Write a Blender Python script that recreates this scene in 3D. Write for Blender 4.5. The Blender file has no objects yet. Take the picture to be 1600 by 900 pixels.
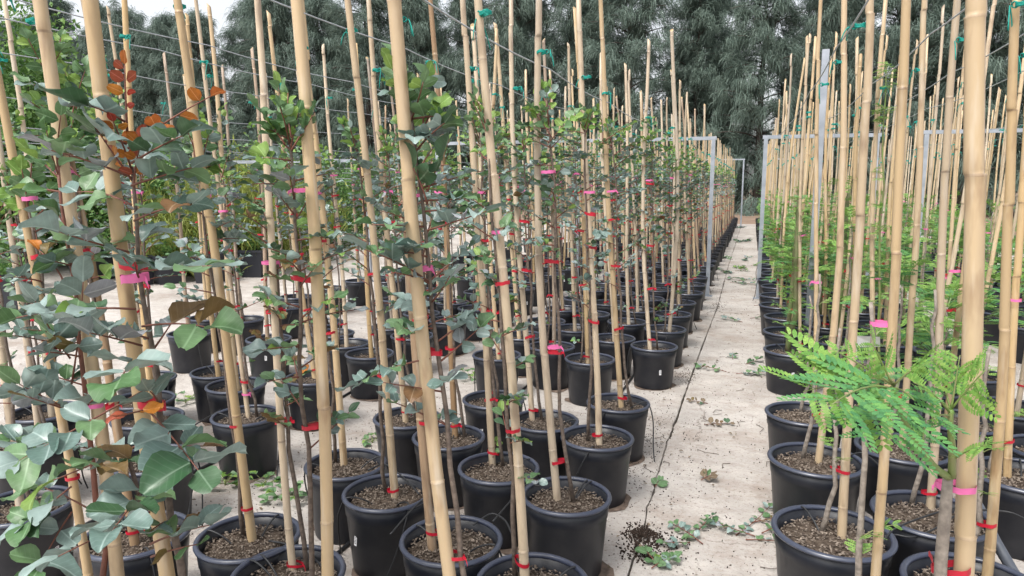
import bpy, math, random
import numpy as np
from mathutils import Vector, Matrix

# ------------------------------------------------------------------ camera, world, light
scene = bpy.context.scene
COL = scene.collection
FPX, CAMH = 1100.0, 1.5
PITCH = math.atan(162 / FPX)
YAW = math.atan(378 / (FPX * math.cos(PITCH) + 162 * math.sin(PITCH)))
cam_d = bpy.data.cameras.new('camera')
cam = bpy.data.objects.new('camera', cam_d)
COL.objects.link(cam)
cam.location = (0, 0, CAMH)
cam.rotation_euler = (math.pi / 2 - PITCH, 0, YAW)
cam_d.sensor_width = 36.0
cam_d.lens = FPX / 1600 * 36.0
cam_d.clip_start = 0.05
cam_d.clip_end = 3000
scene.camera = cam

SUN_EL, SUN_AZ = math.radians(58), math.radians(200)   # azimuth measured from +Y towards +X
world = bpy.data.worlds.new('World')
scene.world = world
world.use_nodes = True
wn = world.node_tree.nodes
wl = world.node_tree.links
wn.clear()
sky = wn.new('ShaderNodeTexSky')
sky.sky_type = 'NISHITA'
sky.sun_disc = False
sky.sun_elevation = SUN_EL
sky.sun_rotation = SUN_AZ
sky.air_density = 1.0
sky.dust_density = 4.0
sky.ozone_density = 1.0
hs = wn.new('ShaderNodeHueSaturation')
hs.inputs['Saturation'].default_value = 0.22
hs.inputs['Value'].default_value = 1.25
bg = wn.new('ShaderNodeBackground')
bg.inputs['Strength'].default_value = 0.15
wo = wn.new('ShaderNodeOutputWorld')
wl.new(sky.outputs[0], hs.inputs['Color'])
wl.new(hs.outputs[0], bg.inputs['Color'])
wl.new(bg.outputs[0], wo.inputs['Surface'])

sun_d = bpy.data.lights.new('sun', 'SUN')
sun_d.energy = 1.5
sun_d.angle = math.radians(14)
sun_d.color = (1.0, 0.96, 0.9)
sun = bpy.data.objects.new('sun', sun_d)
COL.objects.link(sun)
sdir = Vector((math.sin(SUN_AZ) * math.cos(SUN_EL), math.cos(SUN_AZ) * math.cos(SUN_EL), math.sin(SUN_EL)))
sun.rotation_euler = sdir.to_track_quat('Z', 'Y').to_euler()
sun.location = (0, 0, 30)

scene.view_settings.view_transform = 'Standard'
scene.view_settings.look = 'None'
scene.view_settings.exposure = 0.68
scene.view_settings.gamma = 1.0
scene.view_settings.use_curve_mapping = False

rng = np.random.default_rng(7)
random.seed(7)
R = random.uniform

# ------------------------------------------------------------------ survey helpers: photo pixel -> point of the place
FW = np.array([-math.sin(YAW) * math.cos(PITCH), math.cos(YAW) * math.cos(PITCH), -math.sin(PITCH)])
RT = np.array([math.cos(YAW), math.sin(YAW), 0.0])
UP = np.cross(RT, FW)
FH = np.array([-math.sin(YAW), math.cos(YAW), 0.0])
CP = np.array([0, 0, CAMH])
def ray(x, y): return FW + RT * (x - 800) / FPX + UP * (450 - y) / FPX
def at_z(x, y, z):
    d = ray(x, y); return CP + d * ((z - CAMH) / d[2])
def at_plane(x, y, ref, off=0.0):
    """point seen at x,y that stands as far away (horizontally) as ref"""
    d = ray(x, y); return CP + d * ((np.dot(np.asarray(ref), FH) + off) / np.dot(d, FH))
def depth(P): return float(np.dot(np.asarray(P) - CP, FW))
def proj(P):
    v = np.asarray(P) - CP; d = v @ FW
    return 800 + FPX * (v @ RT) / d, 450 - FPX * (v @ UP) / d, d

# ------------------------------------------------------------------ materials
MATS = {}
def new_mat(name):
    m = bpy.data.materials.new(name); m.use_nodes = True
    nt = m.node_tree
    return m, nt, nt.nodes['Principled BSDF'], nt.nodes['Material Output']
def rgba(c): return (c[0], c[1], c[2], 1.0)

def simple(name, col, rough=0.6, metal=0.0, spec=0.5, var=0.0, nscale=30, bump=0.0, col2=None):
    m, nt, b, out = new_mat(name)
    b.inputs['Roughness'].default_value = rough
    b.inputs['Metallic'].default_value = metal
    b.inputs['Specular IOR Level'].default_value = spec
    if col2 is None: col2 = tuple(c * (1 - var) for c in col)
    tc = nt.nodes.new('ShaderNodeTexCoord')
    nz = nt.nodes.new('ShaderNodeTexNoise'); nz.inputs['Scale'].default_value = nscale; nz.inputs['Detail'].default_value = 5
    mix = nt.nodes.new('ShaderNodeMix'); mix.data_type = 'RGBA'
    mix.inputs['A'].default_value = rgba(col); mix.inputs['B'].default_value = rgba(col2)
    ramp = nt.nodes.new('ShaderNodeMapRange'); ramp.inputs['From Min'].default_value = 0.35; ramp.inputs['From Max'].default_value = 0.68
    nt.links.new(tc.outputs['Object'], nz.inputs['Vector'])
    nt.links.new(nz.outputs['Fac'], ramp.inputs['Value'])
    nt.links.new(ramp.outputs[0], mix.inputs['Factor'])
    nt.links.new(mix.outputs['Result'], b.inputs['Base Color'])
    if bump:
        bp = nt.nodes.new('ShaderNodeBump'); bp.inputs['Strength'].default_value = bump; bp.inputs['Distance'].default_value = 0.01
        nt.links.new(nz.outputs['Fac'], bp.inputs['Height']); nt.links.new(bp.outputs[0], b.inputs['Normal'])
    MATS[name] = m
    return m

def leaf_mat(name, c1, c2, rough=0.5, trans=0.2, spec=0.35, veins=False):
    """two leaf tones; each leaf takes its own mix, plus fine veins"""
    m, nt, b, out = new_mat(name)
    geo = nt.nodes.new('ShaderNodeNewGeometry')
    oi = nt.nodes.new('ShaderNodeObjectInfo')
    add = nt.nodes.new('ShaderNodeMath'); add.operation = 'ADD'
    fr = nt.nodes.new('ShaderNodeMath'); fr.operation = 'FRACT'
    nt.links.new(geo.outputs['Random Per Island'], add.inputs[0]); nt.links.new(oi.outputs['Random'], add.inputs[1])
    nt.links.new(add.outputs[0], fr.inputs[0])
    mix = nt.nodes.new('ShaderNodeMix'); mix.data_type = 'RGBA'
    mix.inputs['A'].default_value = rgba(c1); mix.inputs['B'].default_value = rgba(c2)
    nt.links.new(fr.outputs[0], mix.inputs['Factor'])
    tc = nt.nodes.new('ShaderNodeTexCoord')
    nz = nt.nodes.new('ShaderNodeTexNoise'); nz.inputs['Scale'].default_value = 45; nz.inputs['Detail'].default_value = 4
    nt.links.new(tc.outputs['Object'], nz.inputs['Vector'])
    mr = nt.nodes.new('ShaderNodeMapRange'); mr.inputs['From Min'].default_value = 0.3; mr.inputs['From Max'].default_value = 0.7
    mr.inputs['To Min'].default_value = 0.72; mr.inputs['To Max'].default_value = 1.2
    nt.links.new(nz.outputs['Fac'], mr.inputs['Value'])
    mul = nt.nodes.new('ShaderNodeMix'); mul.data_type = 'RGBA'; mul.blend_type = 'MULTIPLY'; mul.inputs['Factor'].default_value = 1
    nt.links.new(mix.outputs['Result'], mul.inputs['A']); nt.links.new(mr.outputs[0], mul.inputs['B'])
    colout = mul.outputs['Result']
    if veins:      # pale midrib and side veins, in the leaf's own coordinates
        sep = nt.nodes.new('ShaderNodeSeparateXYZ'); nt.links.new(tc.outputs['Object'], sep.inputs[0])
        ax = nt.nodes.new('ShaderNodeMath'); ax.operation = 'ABSOLUTE'; nt.links.new(sep.outputs['X'], ax.inputs[0])
        mrib = nt.nodes.new('ShaderNodeMapRange'); mrib.inputs['From Min'].default_value = 0.008; mrib.inputs['From Max'].default_value = 0.03; mrib.inputs['To Min'].default_value = 0.55; mrib.inputs['To Max'].default_value = 0
        nt.links.new(ax.outputs[0], mrib.inputs['Value'])
        sv = nt.nodes.new('ShaderNodeMath'); sv.operation = 'MULTIPLY_ADD'; sv.inputs[1].default_value = -0.75; nt.links.new(ax.outputs[0], sv.inputs[0]); nt.links.new(sep.outputs['Y'], sv.inputs[2])
        sn = nt.nodes.new('ShaderNodeMath'); sn.operation = 'PINGPONG'; sn.inputs[1].default_value = 0.075; nt.links.new(sv.outputs[0], sn.inputs[0])
        mv = nt.nodes.new('ShaderNodeMapRange'); mv.inputs['From Min'].default_value = 0.004; mv.inputs['From Max'].default_value = 0.016; mv.inputs['To Min'].default_value = 0.13; mv.inputs['To Max'].default_value = 0
        nt.links.new(sn.outputs[0], mv.inputs['Value'])
        mx = nt.nodes.new('ShaderNodeMath'); mx.operation = 'MAXIMUM'; nt.links.new(mrib.outputs[0], mx.inputs[0]); nt.links.new(mv.outputs[0], mx.inputs[1])
        nz.inputs['Scale'].default_value = 2.2
        vm = nt.nodes.new('ShaderNodeMix'); vm.data_type = 'RGBA'; vm.inputs['B'].default_value = rgba(tuple(min(.8, (c1[k] + c2[k])*.8 + .12) for k in range(3)))
        nt.links.new(colout, vm.inputs['A']); nt.links.new(mx.outputs[0], vm.inputs['Factor']); colout = vm.outputs['Result']
    nt.links.new(colout, b.inputs['Base Color'])
    b.inputs['Roughness'].default_value = rough
    b.inputs['Specular IOR Level'].default_value = spec
    tr = nt.nodes.new('ShaderNodeBsdfTranslucent')
    nt.links.new(colout, tr.inputs['Color'])
    ms = nt.nodes.new('ShaderNodeMixShader'); ms.inputs[0].default_value = trans
    nt.links.new(b.outputs[0], ms.inputs[1]); nt.links.new(tr.outputs[0], ms.inputs[2])
    nt.links.new(ms.outputs[0], out.inputs['Surface'])
    MATS[name] = m
    if not veins and name.startswith('leaf_'): leaf_mat('veined_' + name, c1, c2, rough, trans, spec, True)
    return m

def bamboo_mat(name, ca, cb, cdark):
    m, nt, b, out = new_mat(name)
    tc = nt.nodes.new('ShaderNodeTexCoord'); oi = nt.nodes.new('ShaderNodeObjectInfo')
    off = nt.nodes.new('ShaderNodeVectorMath'); off.operation = 'ADD'
    sc = nt.nodes.new('ShaderNodeVectorMath'); sc.operation = 'SCALE'; sc.inputs['Scale'].default_value = 37.0
    cmb = nt.nodes.new('ShaderNodeCombineXYZ')
    for k in range(3): nt.links.new(oi.outputs['Random'], cmb.inputs[k])
    nt.links.new(cmb.outputs[0], sc.inputs[0])
    nt.links.new(tc.outputs['Object'], off.inputs[0]); nt.links.new(sc.outputs[0], off.inputs[1])
    mp = nt.nodes.new('ShaderNodeMapping'); mp.inputs['Scale'].default_value = (55, 55, 2.2)
    nt.links.new(off.outputs[0], mp.inputs['Vector'])
    n1 = nt.nodes.new('ShaderNodeTexNoise'); n1.inputs['Scale'].default_value = 1.0; n1.inputs['Detail'].default_value = 6
    nt.links.new(mp.outputs[0], n1.inputs['Vector'])
    mix = nt.nodes.new('ShaderNodeMix'); mix.data_type = 'RGBA'
    mix.inputs['A'].default_value = rgba(ca); mix.inputs['B'].default_value = rgba(cb)
    ad = nt.nodes.new('ShaderNodeMath'); ad.operation = 'MULTIPLY_ADD'; ad.inputs[1].default_value = 1.5; ad.inputs[2].default_value = -0.65
    ad2 = nt.nodes.new('ShaderNodeMath'); ad2.operation = 'MULTIPLY_ADD'; ad2.inputs[1].default_value = 0.8; ad2.use_clamp = True
    nt.links.new(n1.outputs['Fac'], ad.inputs[0]); nt.links.new(oi.outputs['Random'], ad2.inputs[0]); nt.links.new(ad.outputs[0], ad2.inputs[2])
    nt.links.new(ad2.outputs[0], mix.inputs['Factor'])
    # brown weather blotches
    mp2 = nt.nodes.new('ShaderNodeMapping'); mp2.inputs['Scale'].default_value = (28, 28, 7)
    nt.links.new(off.outputs[0], mp2.inputs['Vector'])
    n2 = nt.nodes.new('ShaderNodeTexNoise'); n2.inputs['Scale'].default_value = 1.0; n2.inputs['Detail'].default_value = 3
    nt.links.new(mp2.outputs[0], n2.inputs['Vector'])
    mr = nt.nodes.new('ShaderNodeMapRange'); mr.inputs['From Min'].default_value = 0.53; mr.inputs['From Max'].default_value = 0.74; mr.inputs['To Max'].default_value = 0.7
    nt.links.new(n2.outputs['Fac'], mr.inputs['Value'])
    mix2 = nt.nodes.new('ShaderNodeMix'); mix2.data_type = 'RGBA'; mix2.inputs['B'].default_value = rgba(cdark)
    nt.links.new(mix.outputs['Result'], mix2.inputs['A']); nt.links.new(mr.outputs[0], mix2.inputs['Factor'])
    # pale waxy patches
    mp3 = nt.nodes.new('ShaderNodeMapping'); mp3.inputs['Scale'].default_value = (40, 40, 5); mp3.inputs['Location'].default_value = (7, 3, 9)
    nt.links.new(off.outputs[0], mp3.inputs['Vector'])
    n3 = nt.nodes.new('ShaderNodeTexNoise'); n3.inputs['Scale'].default_value = 1.0; n3.inputs['Detail'].default_value = 4
    nt.links.new(mp3.outputs[0], n3.inputs['Vector'])
    mr3 = nt.nodes.new('ShaderNodeMapRange'); mr3.inputs['From Min'].default_value = 0.55; mr3.inputs['From Max'].default_value = 0.75; mr3.inputs['To Max'].default_value = 0.6
    nt.links.new(n3.outputs['Fac'], mr3.inputs['Value'])
    mix3 = nt.nodes.new('ShaderNodeMix'); mix3.data_type = 'RGBA'; mix3.inputs['B'].default_value = (0.60, 0.52, 0.40, 1)
    nt.links.new(mix2.outputs['Result'], mix3.inputs['A']); nt.links.new(mr3.outputs[0], mix3.inputs['Factor'])
    hsv = nt.nodes.new('ShaderNodeHueSaturation')      # every cane has weathered differently
    r2 = nt.nodes.new('ShaderNodeMath'); r2.operation = 'MULTIPLY'; r2.inputs[1].default_value = 7.31; nt.links.new(oi.outputs['Random'], r2.inputs[0])
    f2 = nt.nodes.new('ShaderNodeMath'); f2.operation = 'FRACT'; nt.links.new(r2.outputs[0], f2.inputs[0])
    ms = nt.nodes.new('ShaderNodeMapRange'); ms.inputs['To Min'].default_value = 0.62; ms.inputs['To Max'].default_value = 1.02; nt.links.new(f2.outputs[0], ms.inputs['Value'])
    r3 = nt.nodes.new('ShaderNodeMath'); r3.operation = 'MULTIPLY'; r3.inputs[1].default_value = 13.7; nt.links.new(oi.outputs['Random'], r3.inputs[0])
    f3 = nt.nodes.new('ShaderNodeMath'); f3.operation = 'FRACT'; nt.links.new(r3.outputs[0], f3.inputs[0])
    mv = nt.nodes.new('ShaderNodeMapRange'); mv.inputs['To Min'].default_value = 0.74; mv.inputs['To Max'].default_value = 1.1; nt.links.new(f3.outputs[0], mv.inputs['Value'])
    nt.links.new(ms.outputs[0], hsv.inputs['Saturation']); nt.links.new(mv.outputs[0], hsv.inputs['Value']); nt.links.new(mix3.outputs['Result'], hsv.inputs['Color'])
    nt.links.new(hsv.outputs[0], b.inputs['Base Color'])
    b.inputs['Roughness'].default_value = 0.45
    b.inputs['Specular IOR Level'].default_value = 0.4
    bp = nt.nodes.new('ShaderNodeBump'); bp.inputs['Strength'].default_value = 0.15; bp.inputs['Distance'].default_value = 0.004
    nt.links.new(n1.outputs['Fac'], bp.inputs['Height']); nt.links.new(bp.outputs[0], b.inputs['Normal'])
    MATS[name] = m
    return m

bamboo_mat('bamboo', (0.575, 0.405, 0.205), (0.48, 0.355, 0.21), (0.23, 0.135, 0.07))
bamboo_mat('bamboo_node', (0.33, 0.21, 0.11), (0.46, 0.34, 0.21), (0.15, 0.085, 0.045))
bamboo_mat('bamboo_brown', (0.42, 0.27, 0.145), (0.33, 0.215, 0.125), (0.13, 0.075, 0.045))
simple('bamboo_cut', (0.55, 0.40, 0.22), 0.8, var=0.5)
simple('pot_plastic', (0.009, 0.011, 0.017), 0.40, spec=0.42, col2=(0.021, 0.022, 0.027), nscale=13, bump=.06)
simple('rim_plastic', (0.030, 0.038, 0.066), 0.33, spec=0.7, col2=(0.042, 0.05, 0.078), nscale=12)
simple('square_pot_plastic', (0.02, 0.022, 0.03), 0.5)
simple('soil', (0.11, 0.085, 0.066), 0.95, spec=0.1, col2=(0.04, 0.03, 0.023), nscale=60, bump=0.9)
simple('spilled_soil', (0.05, 0.035, 0.028), 0.95, spec=0.1, col2=(0.02, 0.015, 0.012), nscale=60, bump=0.6)
simple('stem_bark', (0.16, 0.125, 0.10), 0.8, col2=(0.075, 0.055, 0.045), nscale=70, bump=0.3)
simple('pale_bark', (0.30, 0.26, 0.22), 0.85, col2=(0.16, 0.135, 0.115), nscale=60, bump=0.3)
simple('twig_red', (0.20, 0.075, 0.05), 0.6, var=0.4)
simple('green_stem', (0.14, 0.22, 0.05), 0.5, col2=(0.20, 0.20, 0.09), nscale=25)
simple('thick_green_stem', (0.11, 0.15, 0.05), 0.6, col2=(0.16, 0.14, 0.08), nscale=18, bump=0.3)
simple('ribbon_red', (0.52, 0.012, 0.035), 0.45, var=0.25, nscale=50)
simple('ribbon_pink', (0.80, 0.17, 0.42), 0.45, var=0.15, nscale=50)
simple('string_green', (0.0, 0.32, 0.26), 0.6, var=0.3, nscale=80)
simple('galvanised', (0.40, 0.43, 0.48), 0.45, metal=0.35, col2=(0.28, 0.31, 0.35), nscale=8)
simple('wire_steel', (0.50, 0.53, 0.57), 0.4, metal=0.3, var=0.25)
simple('drip_tube', (0.02, 0.021, 0.024), 0.5, var=0.2)
simple('grey_pipe', (0.07, 0.08, 0.10), 0.5, col2=(0.10, 0.11, 0.13), nscale=15)
simple('white_tag', (0.78, 0.78, 0.76), 0.5, var=0.06)
simple('trunk_bark', (0.085, 0.07, 0.06), 0.9, var=0.5, nscale=8, bump=0.5)
leaf_mat('leaf_blue', (0.10, 0.17, 0.145), (0.26, 0.345, 0.32), 0.36, 0.15, 0.65)
leaf_mat('leaf_green', (0.075, 0.165, 0.06), (0.15, 0.255, 0.12), 0.42, 0.2, 0.5)
leaf_mat('leaf_lime', (0.16, 0.30, 0.06), (0.24, 0.36, 0.09), 0.5, 0.3)
leaf_mat('leaf_bronze', (0.15, 0.12, 0.035), (0.16, 0.075, 0.04), 0.45, 0.2)
leaf_mat('leaf_red', (0.38, 0.045, 0.03), (0.30, 0.08, 0.04), 0.45, 0.25)
leaf_mat('leaf_orange', (0.50, 0.20, 0.025), (0.42, 0.12, 0.03), 0.45, 0.3)
leaf_mat('leaf_pale', (0.30, 0.30, 0.33), (0.22, 0.27, 0.27), 0.7, 0.1)
leaf_mat('leaf_dark', (0.03, 0.085, 0.035), (0.06, 0.12, 0.06), 0.4, 0.12, 0.45)
leaf_mat('leaf_dry', (0.12, 0.085, 0.055), (0.20, 0.155, 0.10), 0.8, 0.05)
leaf_mat('feather_green', (0.13, 0.30, 0.06), (0.27, 0.43, 0.10), 0.5, 0.3)
leaf_mat('feather_deep', (0.07, 0.22, 0.085), (0.14, 0.33, 0.085), 0.5, 0.25)
leaf_mat('hedge_leaf', (0.065, 0.16, 0.045), (0.19, 0.32, 0.085), 0.5, 0.25)
leaf_mat('hedge_leaf_yellow', (0.20, 0.26, 0.05), (0.30, 0.33, 0.09), 0.5, 0.3)
leaf_mat('needles', (0.095, 0.14, 0.115), (0.20, 0.265, 0.22), 0.6, 0.3, 0.3)
leaf_mat('needles_far', (0.05, 0.075, 0.058), (0.15, 0.19, 0.15), 0.65, 0.25, 0.25)
leaf_mat('chips', (0.27, 0.225, 0.185), (0.05, 0.035, 0.028), 0.9, 0.0, 0.1)

def sticker_mat():
    m, nt, b, out = new_mat('sticker')
    tc = nt.nodes.new('ShaderNodeTexCoord')
    wv = nt.nodes.new('ShaderNodeTexWave'); wv.bands_direction = 'Z'; wv.inputs['Scale'].default_value = 55; wv.inputs['Distortion'].default_value = 0
    nz = nt.nodes.new('ShaderNodeTexNoise'); nz.inputs['Scale'].default_value = 240
    sep = nt.nodes.new('ShaderNodeSeparateXYZ'); nt.links.new(tc.outputs['Object'], sep.inputs[0]); nt.links.new(tc.outputs['Object'], wv.inputs['Vector']); nt.links.new(tc.outputs['Object'], nz.inputs['Vector'])
    ab = nt.nodes.new('ShaderNodeMath'); ab.operation = 'ABSOLUTE'; nt.links.new(sep.outputs['Z'], ab.inputs[0])
    lt = nt.nodes.new('ShaderNodeMath'); lt.operation = 'LESS_THAN'; lt.inputs[1].default_value = 0.019; nt.links.new(ab.outputs[0], lt.inputs[0])
    ax = nt.nodes.new('ShaderNodeMath'); ax.operation = 'ABSOLUTE'; nt.links.new(sep.outputs['X'], ax.inputs[0])
    lx = nt.nodes.new('ShaderNodeMath'); lx.operation = 'LESS_THAN'; lx.inputs[1].default_value = 0.0055; nt.links.new(ax.outputs[0], lx.inputs[0])
    gt = nt.nodes.new('ShaderNodeMath'); gt.operation = 'GREATER_THAN'; gt.inputs[1].default_value = 0.5; nt.links.new(wv.outputs['Fac'], gt.inputs[0])
    mu = nt.nodes.new('ShaderNodeMath'); mu.operation = 'MULTIPLY'; nt.links.new(lt.outputs[0], mu.inputs[0]); nt.links.new(gt.outputs[0], mu.inputs[1])
    mu2 = nt.nodes.new('ShaderNodeMath'); mu2.operation = 'MULTIPLY'; nt.links.new(mu.outputs[0], mu2.inputs[0]); nt.links.new(lx.outputs[0], mu2.inputs[1])
    mix = nt.nodes.new('ShaderNodeMix'); mix.data_type = 'RGBA'; mix.inputs['A'].default_value = (0.75, 0.75, 0.76, 1); mix.inputs['B'].default_value = (0.06, 0.06, 0.07, 1)
    nt.links.new(mu2.outputs[0], mix.inputs['Factor']); nt.links.new(mix.outputs['Result'], b.inputs['Base Color'])
    b.inputs['Roughness'].default_value = 0.5
    MATS['sticker'] = m
sticker_mat()

def concrete_mat():
    m, nt, b, out = new_mat('concrete')
    tc = nt.nodes.new('ShaderNodeTexCoord')
    def noise(s, d, r=0.6):
        n = nt.nodes.new('ShaderNodeTexNoise'); n.inputs['Scale'].default_value = s; n.inputs['Detail'].default_value = d; n.inputs['Roughness'].default_value = r
        nt.links.new(tc.outputs['Object'], n.inputs['Vector']); return n
    def mrange(n, a, c, lo=0.0, hi=1.0):
        q = nt.nodes.new('ShaderNodeMapRange'); q.inputs['From Min'].default_value = a; q.inputs['From Max'].default_value = c
        q.inputs['To Min'].default_value = lo; q.inputs['To Max'].default_value = hi
        nt.links.new(n.outputs['Fac'] if 'Fac' in n.outputs else n.outputs[0], q.inputs['Value']); return q
    def mixc(A, Bc, fac):
        q = nt.nodes.new('ShaderNodeMix'); q.data_type = 'RGBA'
        if isinstance(A, tuple): q.inputs['A'].default_value = rgba(A)
        else: nt.links.new(A, q.inputs['A'])
        q.inputs['B'].default_value = rgba(Bc); nt.links.new(fac, q.inputs['Factor']); return q.outputs['Result']
    n1 = noise(0.9, 8); n2 = noise(5, 8, 0.7); n3 = noise(60, 4); n4 = noise(2.2, 10, 0.75); n5 = noise(190, 2)
    c = mixc((0.475, 0.445, 0.415), (0.33, 0.295, 0.265), mrange(n1, 0.38, 0.66).outputs[0])
    c = mixc(c, (0.57, 0.53, 0.49), mrange(n2, 0.45, 0.75, 0, 0.8).outputs[0])
    mps = nt.nodes.new('ShaderNodeMapping'); mps.inputs['Scale'].default_value = (6, 13, 1); nt.links.new(tc.outputs['Object'], mps.inputs['Vector'])
    n6 = nt.nodes.new('ShaderNodeTexNoise'); n6.inputs['Scale'].default_value = 1.0; n6.inputs['Detail'].default_value = 6; n6.inputs['Roughness'].default_value = .7; nt.links.new(mps.outputs[0], n6.inputs['Vector'])
    c = mixc(c, (0.24, 0.19, 0.155), mrange(n6, 0.52, 0.72, 0, 0.55).outputs[0])
    c = mixc(c, (0.30, 0.245, 0.205), mrange(n4, 0.50, 0.68, 0, 0.8).outputs[0])
    c = mixc(c, (0.20, 0.16, 0.135), mrange(n3, 0.56, 0.70, 0, 0.8).outputs[0])
    c = mixc(c, (0.20, 0.165, 0.14), mrange(n5, 0.60, 0.74, 0, 0.6).outputs[0])
    # hairline cracks
    vo = nt.nodes.new('ShaderNodeTexVoronoi'); vo.feature = 'DISTANCE_TO_EDGE'; vo.inputs['Scale'].default_value = 0.55
    wp = nt.nodes.new('ShaderNodeVectorMath'); wp.operation = 'MULTIPLY_ADD'; wp.inputs[1].default_value = (0.35, 0.35, 0)
    nw = noise(2.5, 6, 0.7)
    nt.links.new(nw.outputs['Color'], wp.inputs[0]); nt.links.new(tc.outputs['Object'], wp.inputs[2]); nt.links.new(wp.outputs[0], vo.inputs['Vector'])
    cr = nt.nodes.new('ShaderNodeMapRange'); cr.inputs['From Min'].default_value = 0.0; cr.inputs['From Max'].default_value = 0.0035
    cr.inputs['To Min'].default_value = 0.75; cr.inputs['To Max'].default_value = 0.0
    nt.links.new(vo.outputs['Distance'], cr.inputs['Value'])
    gate = nt.nodes.new('ShaderNodeMath'); gate.operation = 'MULTIPLY'
    nt.links.new(cr.outputs[0], gate.inputs[0]); nt.links.new(mrange(noise(0.8, 2), 0.45, 0.55).outputs[0], gate.inputs[1])
    c = mixc(c, (0.12, 0.095, 0.08), gate.outputs[0])
    nt.links.new(c, b.inputs['Base Color'])
    b.inputs['Roughness'].default_value = 0.9; b.inputs['Specular IOR Level'].default_value = 0.2
    bp = nt.nodes.new('ShaderNodeBump'); bp.inputs['Strength'].default_value = 0.9; bp.inputs['Distance'].default_value = 0.02
    nt.links.new(n2.outputs['Fac'], bp.inputs['Height'])
    bp2 = nt.nodes.new('ShaderNodeBump'); bp2.inputs['Strength'].default_value = 0.6; bp2.inputs['Distance'].default_value = 0.006
    nt.links.new(n3.outputs['Fac'], bp2.inputs['Height']); nt.links.new(bp.outputs[0], bp2.inputs['Normal'])
    nt.links.new(bp2.outputs[0], b.inputs['Normal'])
    MATS['concrete'] = m
concrete_mat()
simple('dirt', (0.27, 0.195, 0.145), 0.95, spec=0.1, col2=(0.17, 0.12, 0.09), nscale=1.2, bump=0.4)
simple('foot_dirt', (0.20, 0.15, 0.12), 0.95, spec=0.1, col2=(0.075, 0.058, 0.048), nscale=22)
simple('crack_dirt', (0.05, 0.042, 0.032), 0.95, spec=0.1, col2=(0.09, 0.075, 0.05), nscale=14)

# ------------------------------------------------------------------ mesh helpers
class MB:
    def __init__(s): s.v = []; s.f = []; s.m = []; s.n = 0
    def add(s, v, f, mat=0):
        v = np.asarray(v, float); s.v.append(v)
        s.f.extend([tuple(i + s.n for i in q) for q in f]); s.m.extend([mat] * len(f)); s.n += len(v)
    def mesh(s, name, mats, smooth=True):
        me = bpy.data.meshes.new(name)
        me.from_pydata(np.concatenate(s.v).tolist(), [], s.f)
        for q in mats: me.materials.append(MATS[q])
        if len(mats) > 1: me.polygons.foreach_set('material_index', s.m)
        me.polygons.foreach_set('use_smooth', [smooth] * len(me.polygons))
        me.update()
        return me
    def box(s, c, d, mat=0):
        c = np.asarray(c, float); d = np.asarray(d, float) / 2
        v = [c + d * np.array(q) for q in [(-1,-1,-1),(1,-1,-1),(1,1,-1),(-1,1,-1),(-1,-1,1),(1,-1,1),(1,1,1),(-1,1,1)]]
        s.add(v, [(0,3,2,1),(4,5,6,7),(0,1,5,4),(1,2,6,5),(2,3,7,6),(3,0,4,7)], mat)
    def tube(s, pts, rad, n=6, mat=0, caps=True):
        pts = np.asarray(pts, float); k = len(pts)
        rad = np.broadcast_to(np.asarray(rad, float), (k,))
        t = np.gradient(pts, axis=0); t /= np.linalg.norm(t, axis=1)[:, None] + 1e-9
        ref = np.array([0, 0, 1.0]) if abs(t[0][2]) < 0.9 else np.array([1.0, 0, 0])
        u = np.cross(t[0], ref); u /= np.linalg.norm(u)
        vs = []
        an = np.arange(n) * 2 * math.pi / n
        for i in range(k):
            u = u - t[i] * (u @ t[i]); u /= np.linalg.norm(u) + 1e-9
            w = np.cross(t[i], u)
            vs.append(pts[i] + rad[i] * (np.cos(an)[:, None] * u + np.sin(an)[:, None] * w))
        f = [(i*n+j, i*n+(j+1) % n, (i+1)*n+(j+1) % n, (i+1)*n+j) for i in range(k-1) for j in range(n)]
        if caps: f += [tuple(range(n-1, -1, -1)), tuple((k-1)*n+j for j in range(n))]
        s.add(np.concatenate(vs), f, mat)
    def lathe(s, prof, n=28, mat=0):
        an = np.arange(n) * 2 * math.pi / n
        v = np.concatenate([np.stack([r*np.cos(an), r*np.sin(an), np.full(n, z)], 1) for r, z in prof])
        f = [(i*n+j, i*n+(j+1) % n, (i+1)*n+(j+1) % n, (i+1)*n+j) for i in range(len(prof)-1) for j in range(n)]
        s.add(v, f, mat)

def link(name, me, parent=None, loc=(0, 0, 0), rot=None, mat4=None):
    o = bpy.data.objects.new(name, me)
    COL.objects.link(o)
    if parent is not None: o.parent = parent
    if mat4 is not None: o.matrix_basis = mat4
    else:
        o.location = loc
        if rot is not None: o.rotation_euler = rot
    return o
def tag(o, label=None, cat=None, group=None, kind=None):
    if label: o['label'] = label
    if cat: o['category'] = cat
    if group: o['group'] = group
    if kind: o['kind'] = kind
    return o
def unit(v): v = np.asarray(v, float); return v / (np.linalg.norm(v) + 1e-12)
def frame(y, z):
    """3x3 with +Y along y and +Z near z"""
    y = unit(y); x = np.cross(y, z)
    if np.linalg.norm(x) < 1e-4: x = np.cross(y, (1, 0.3, 0.2))
    x = unit(x); return np.stack([x, y, np.cross(x, y)], 1)
def mat4(M, p):
    A = Matrix.Identity(4)
    for i in range(3):
        for j in range(3): A[i][j] = float(M[i, j])
        A[i][3] = float(p[i])
    return A
def zframe(d):
    d = unit(d); x = unit(np.array([1, 0, 0]) - d * d[0]); return np.stack([x, np.cross(d, x), d], 1)

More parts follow.
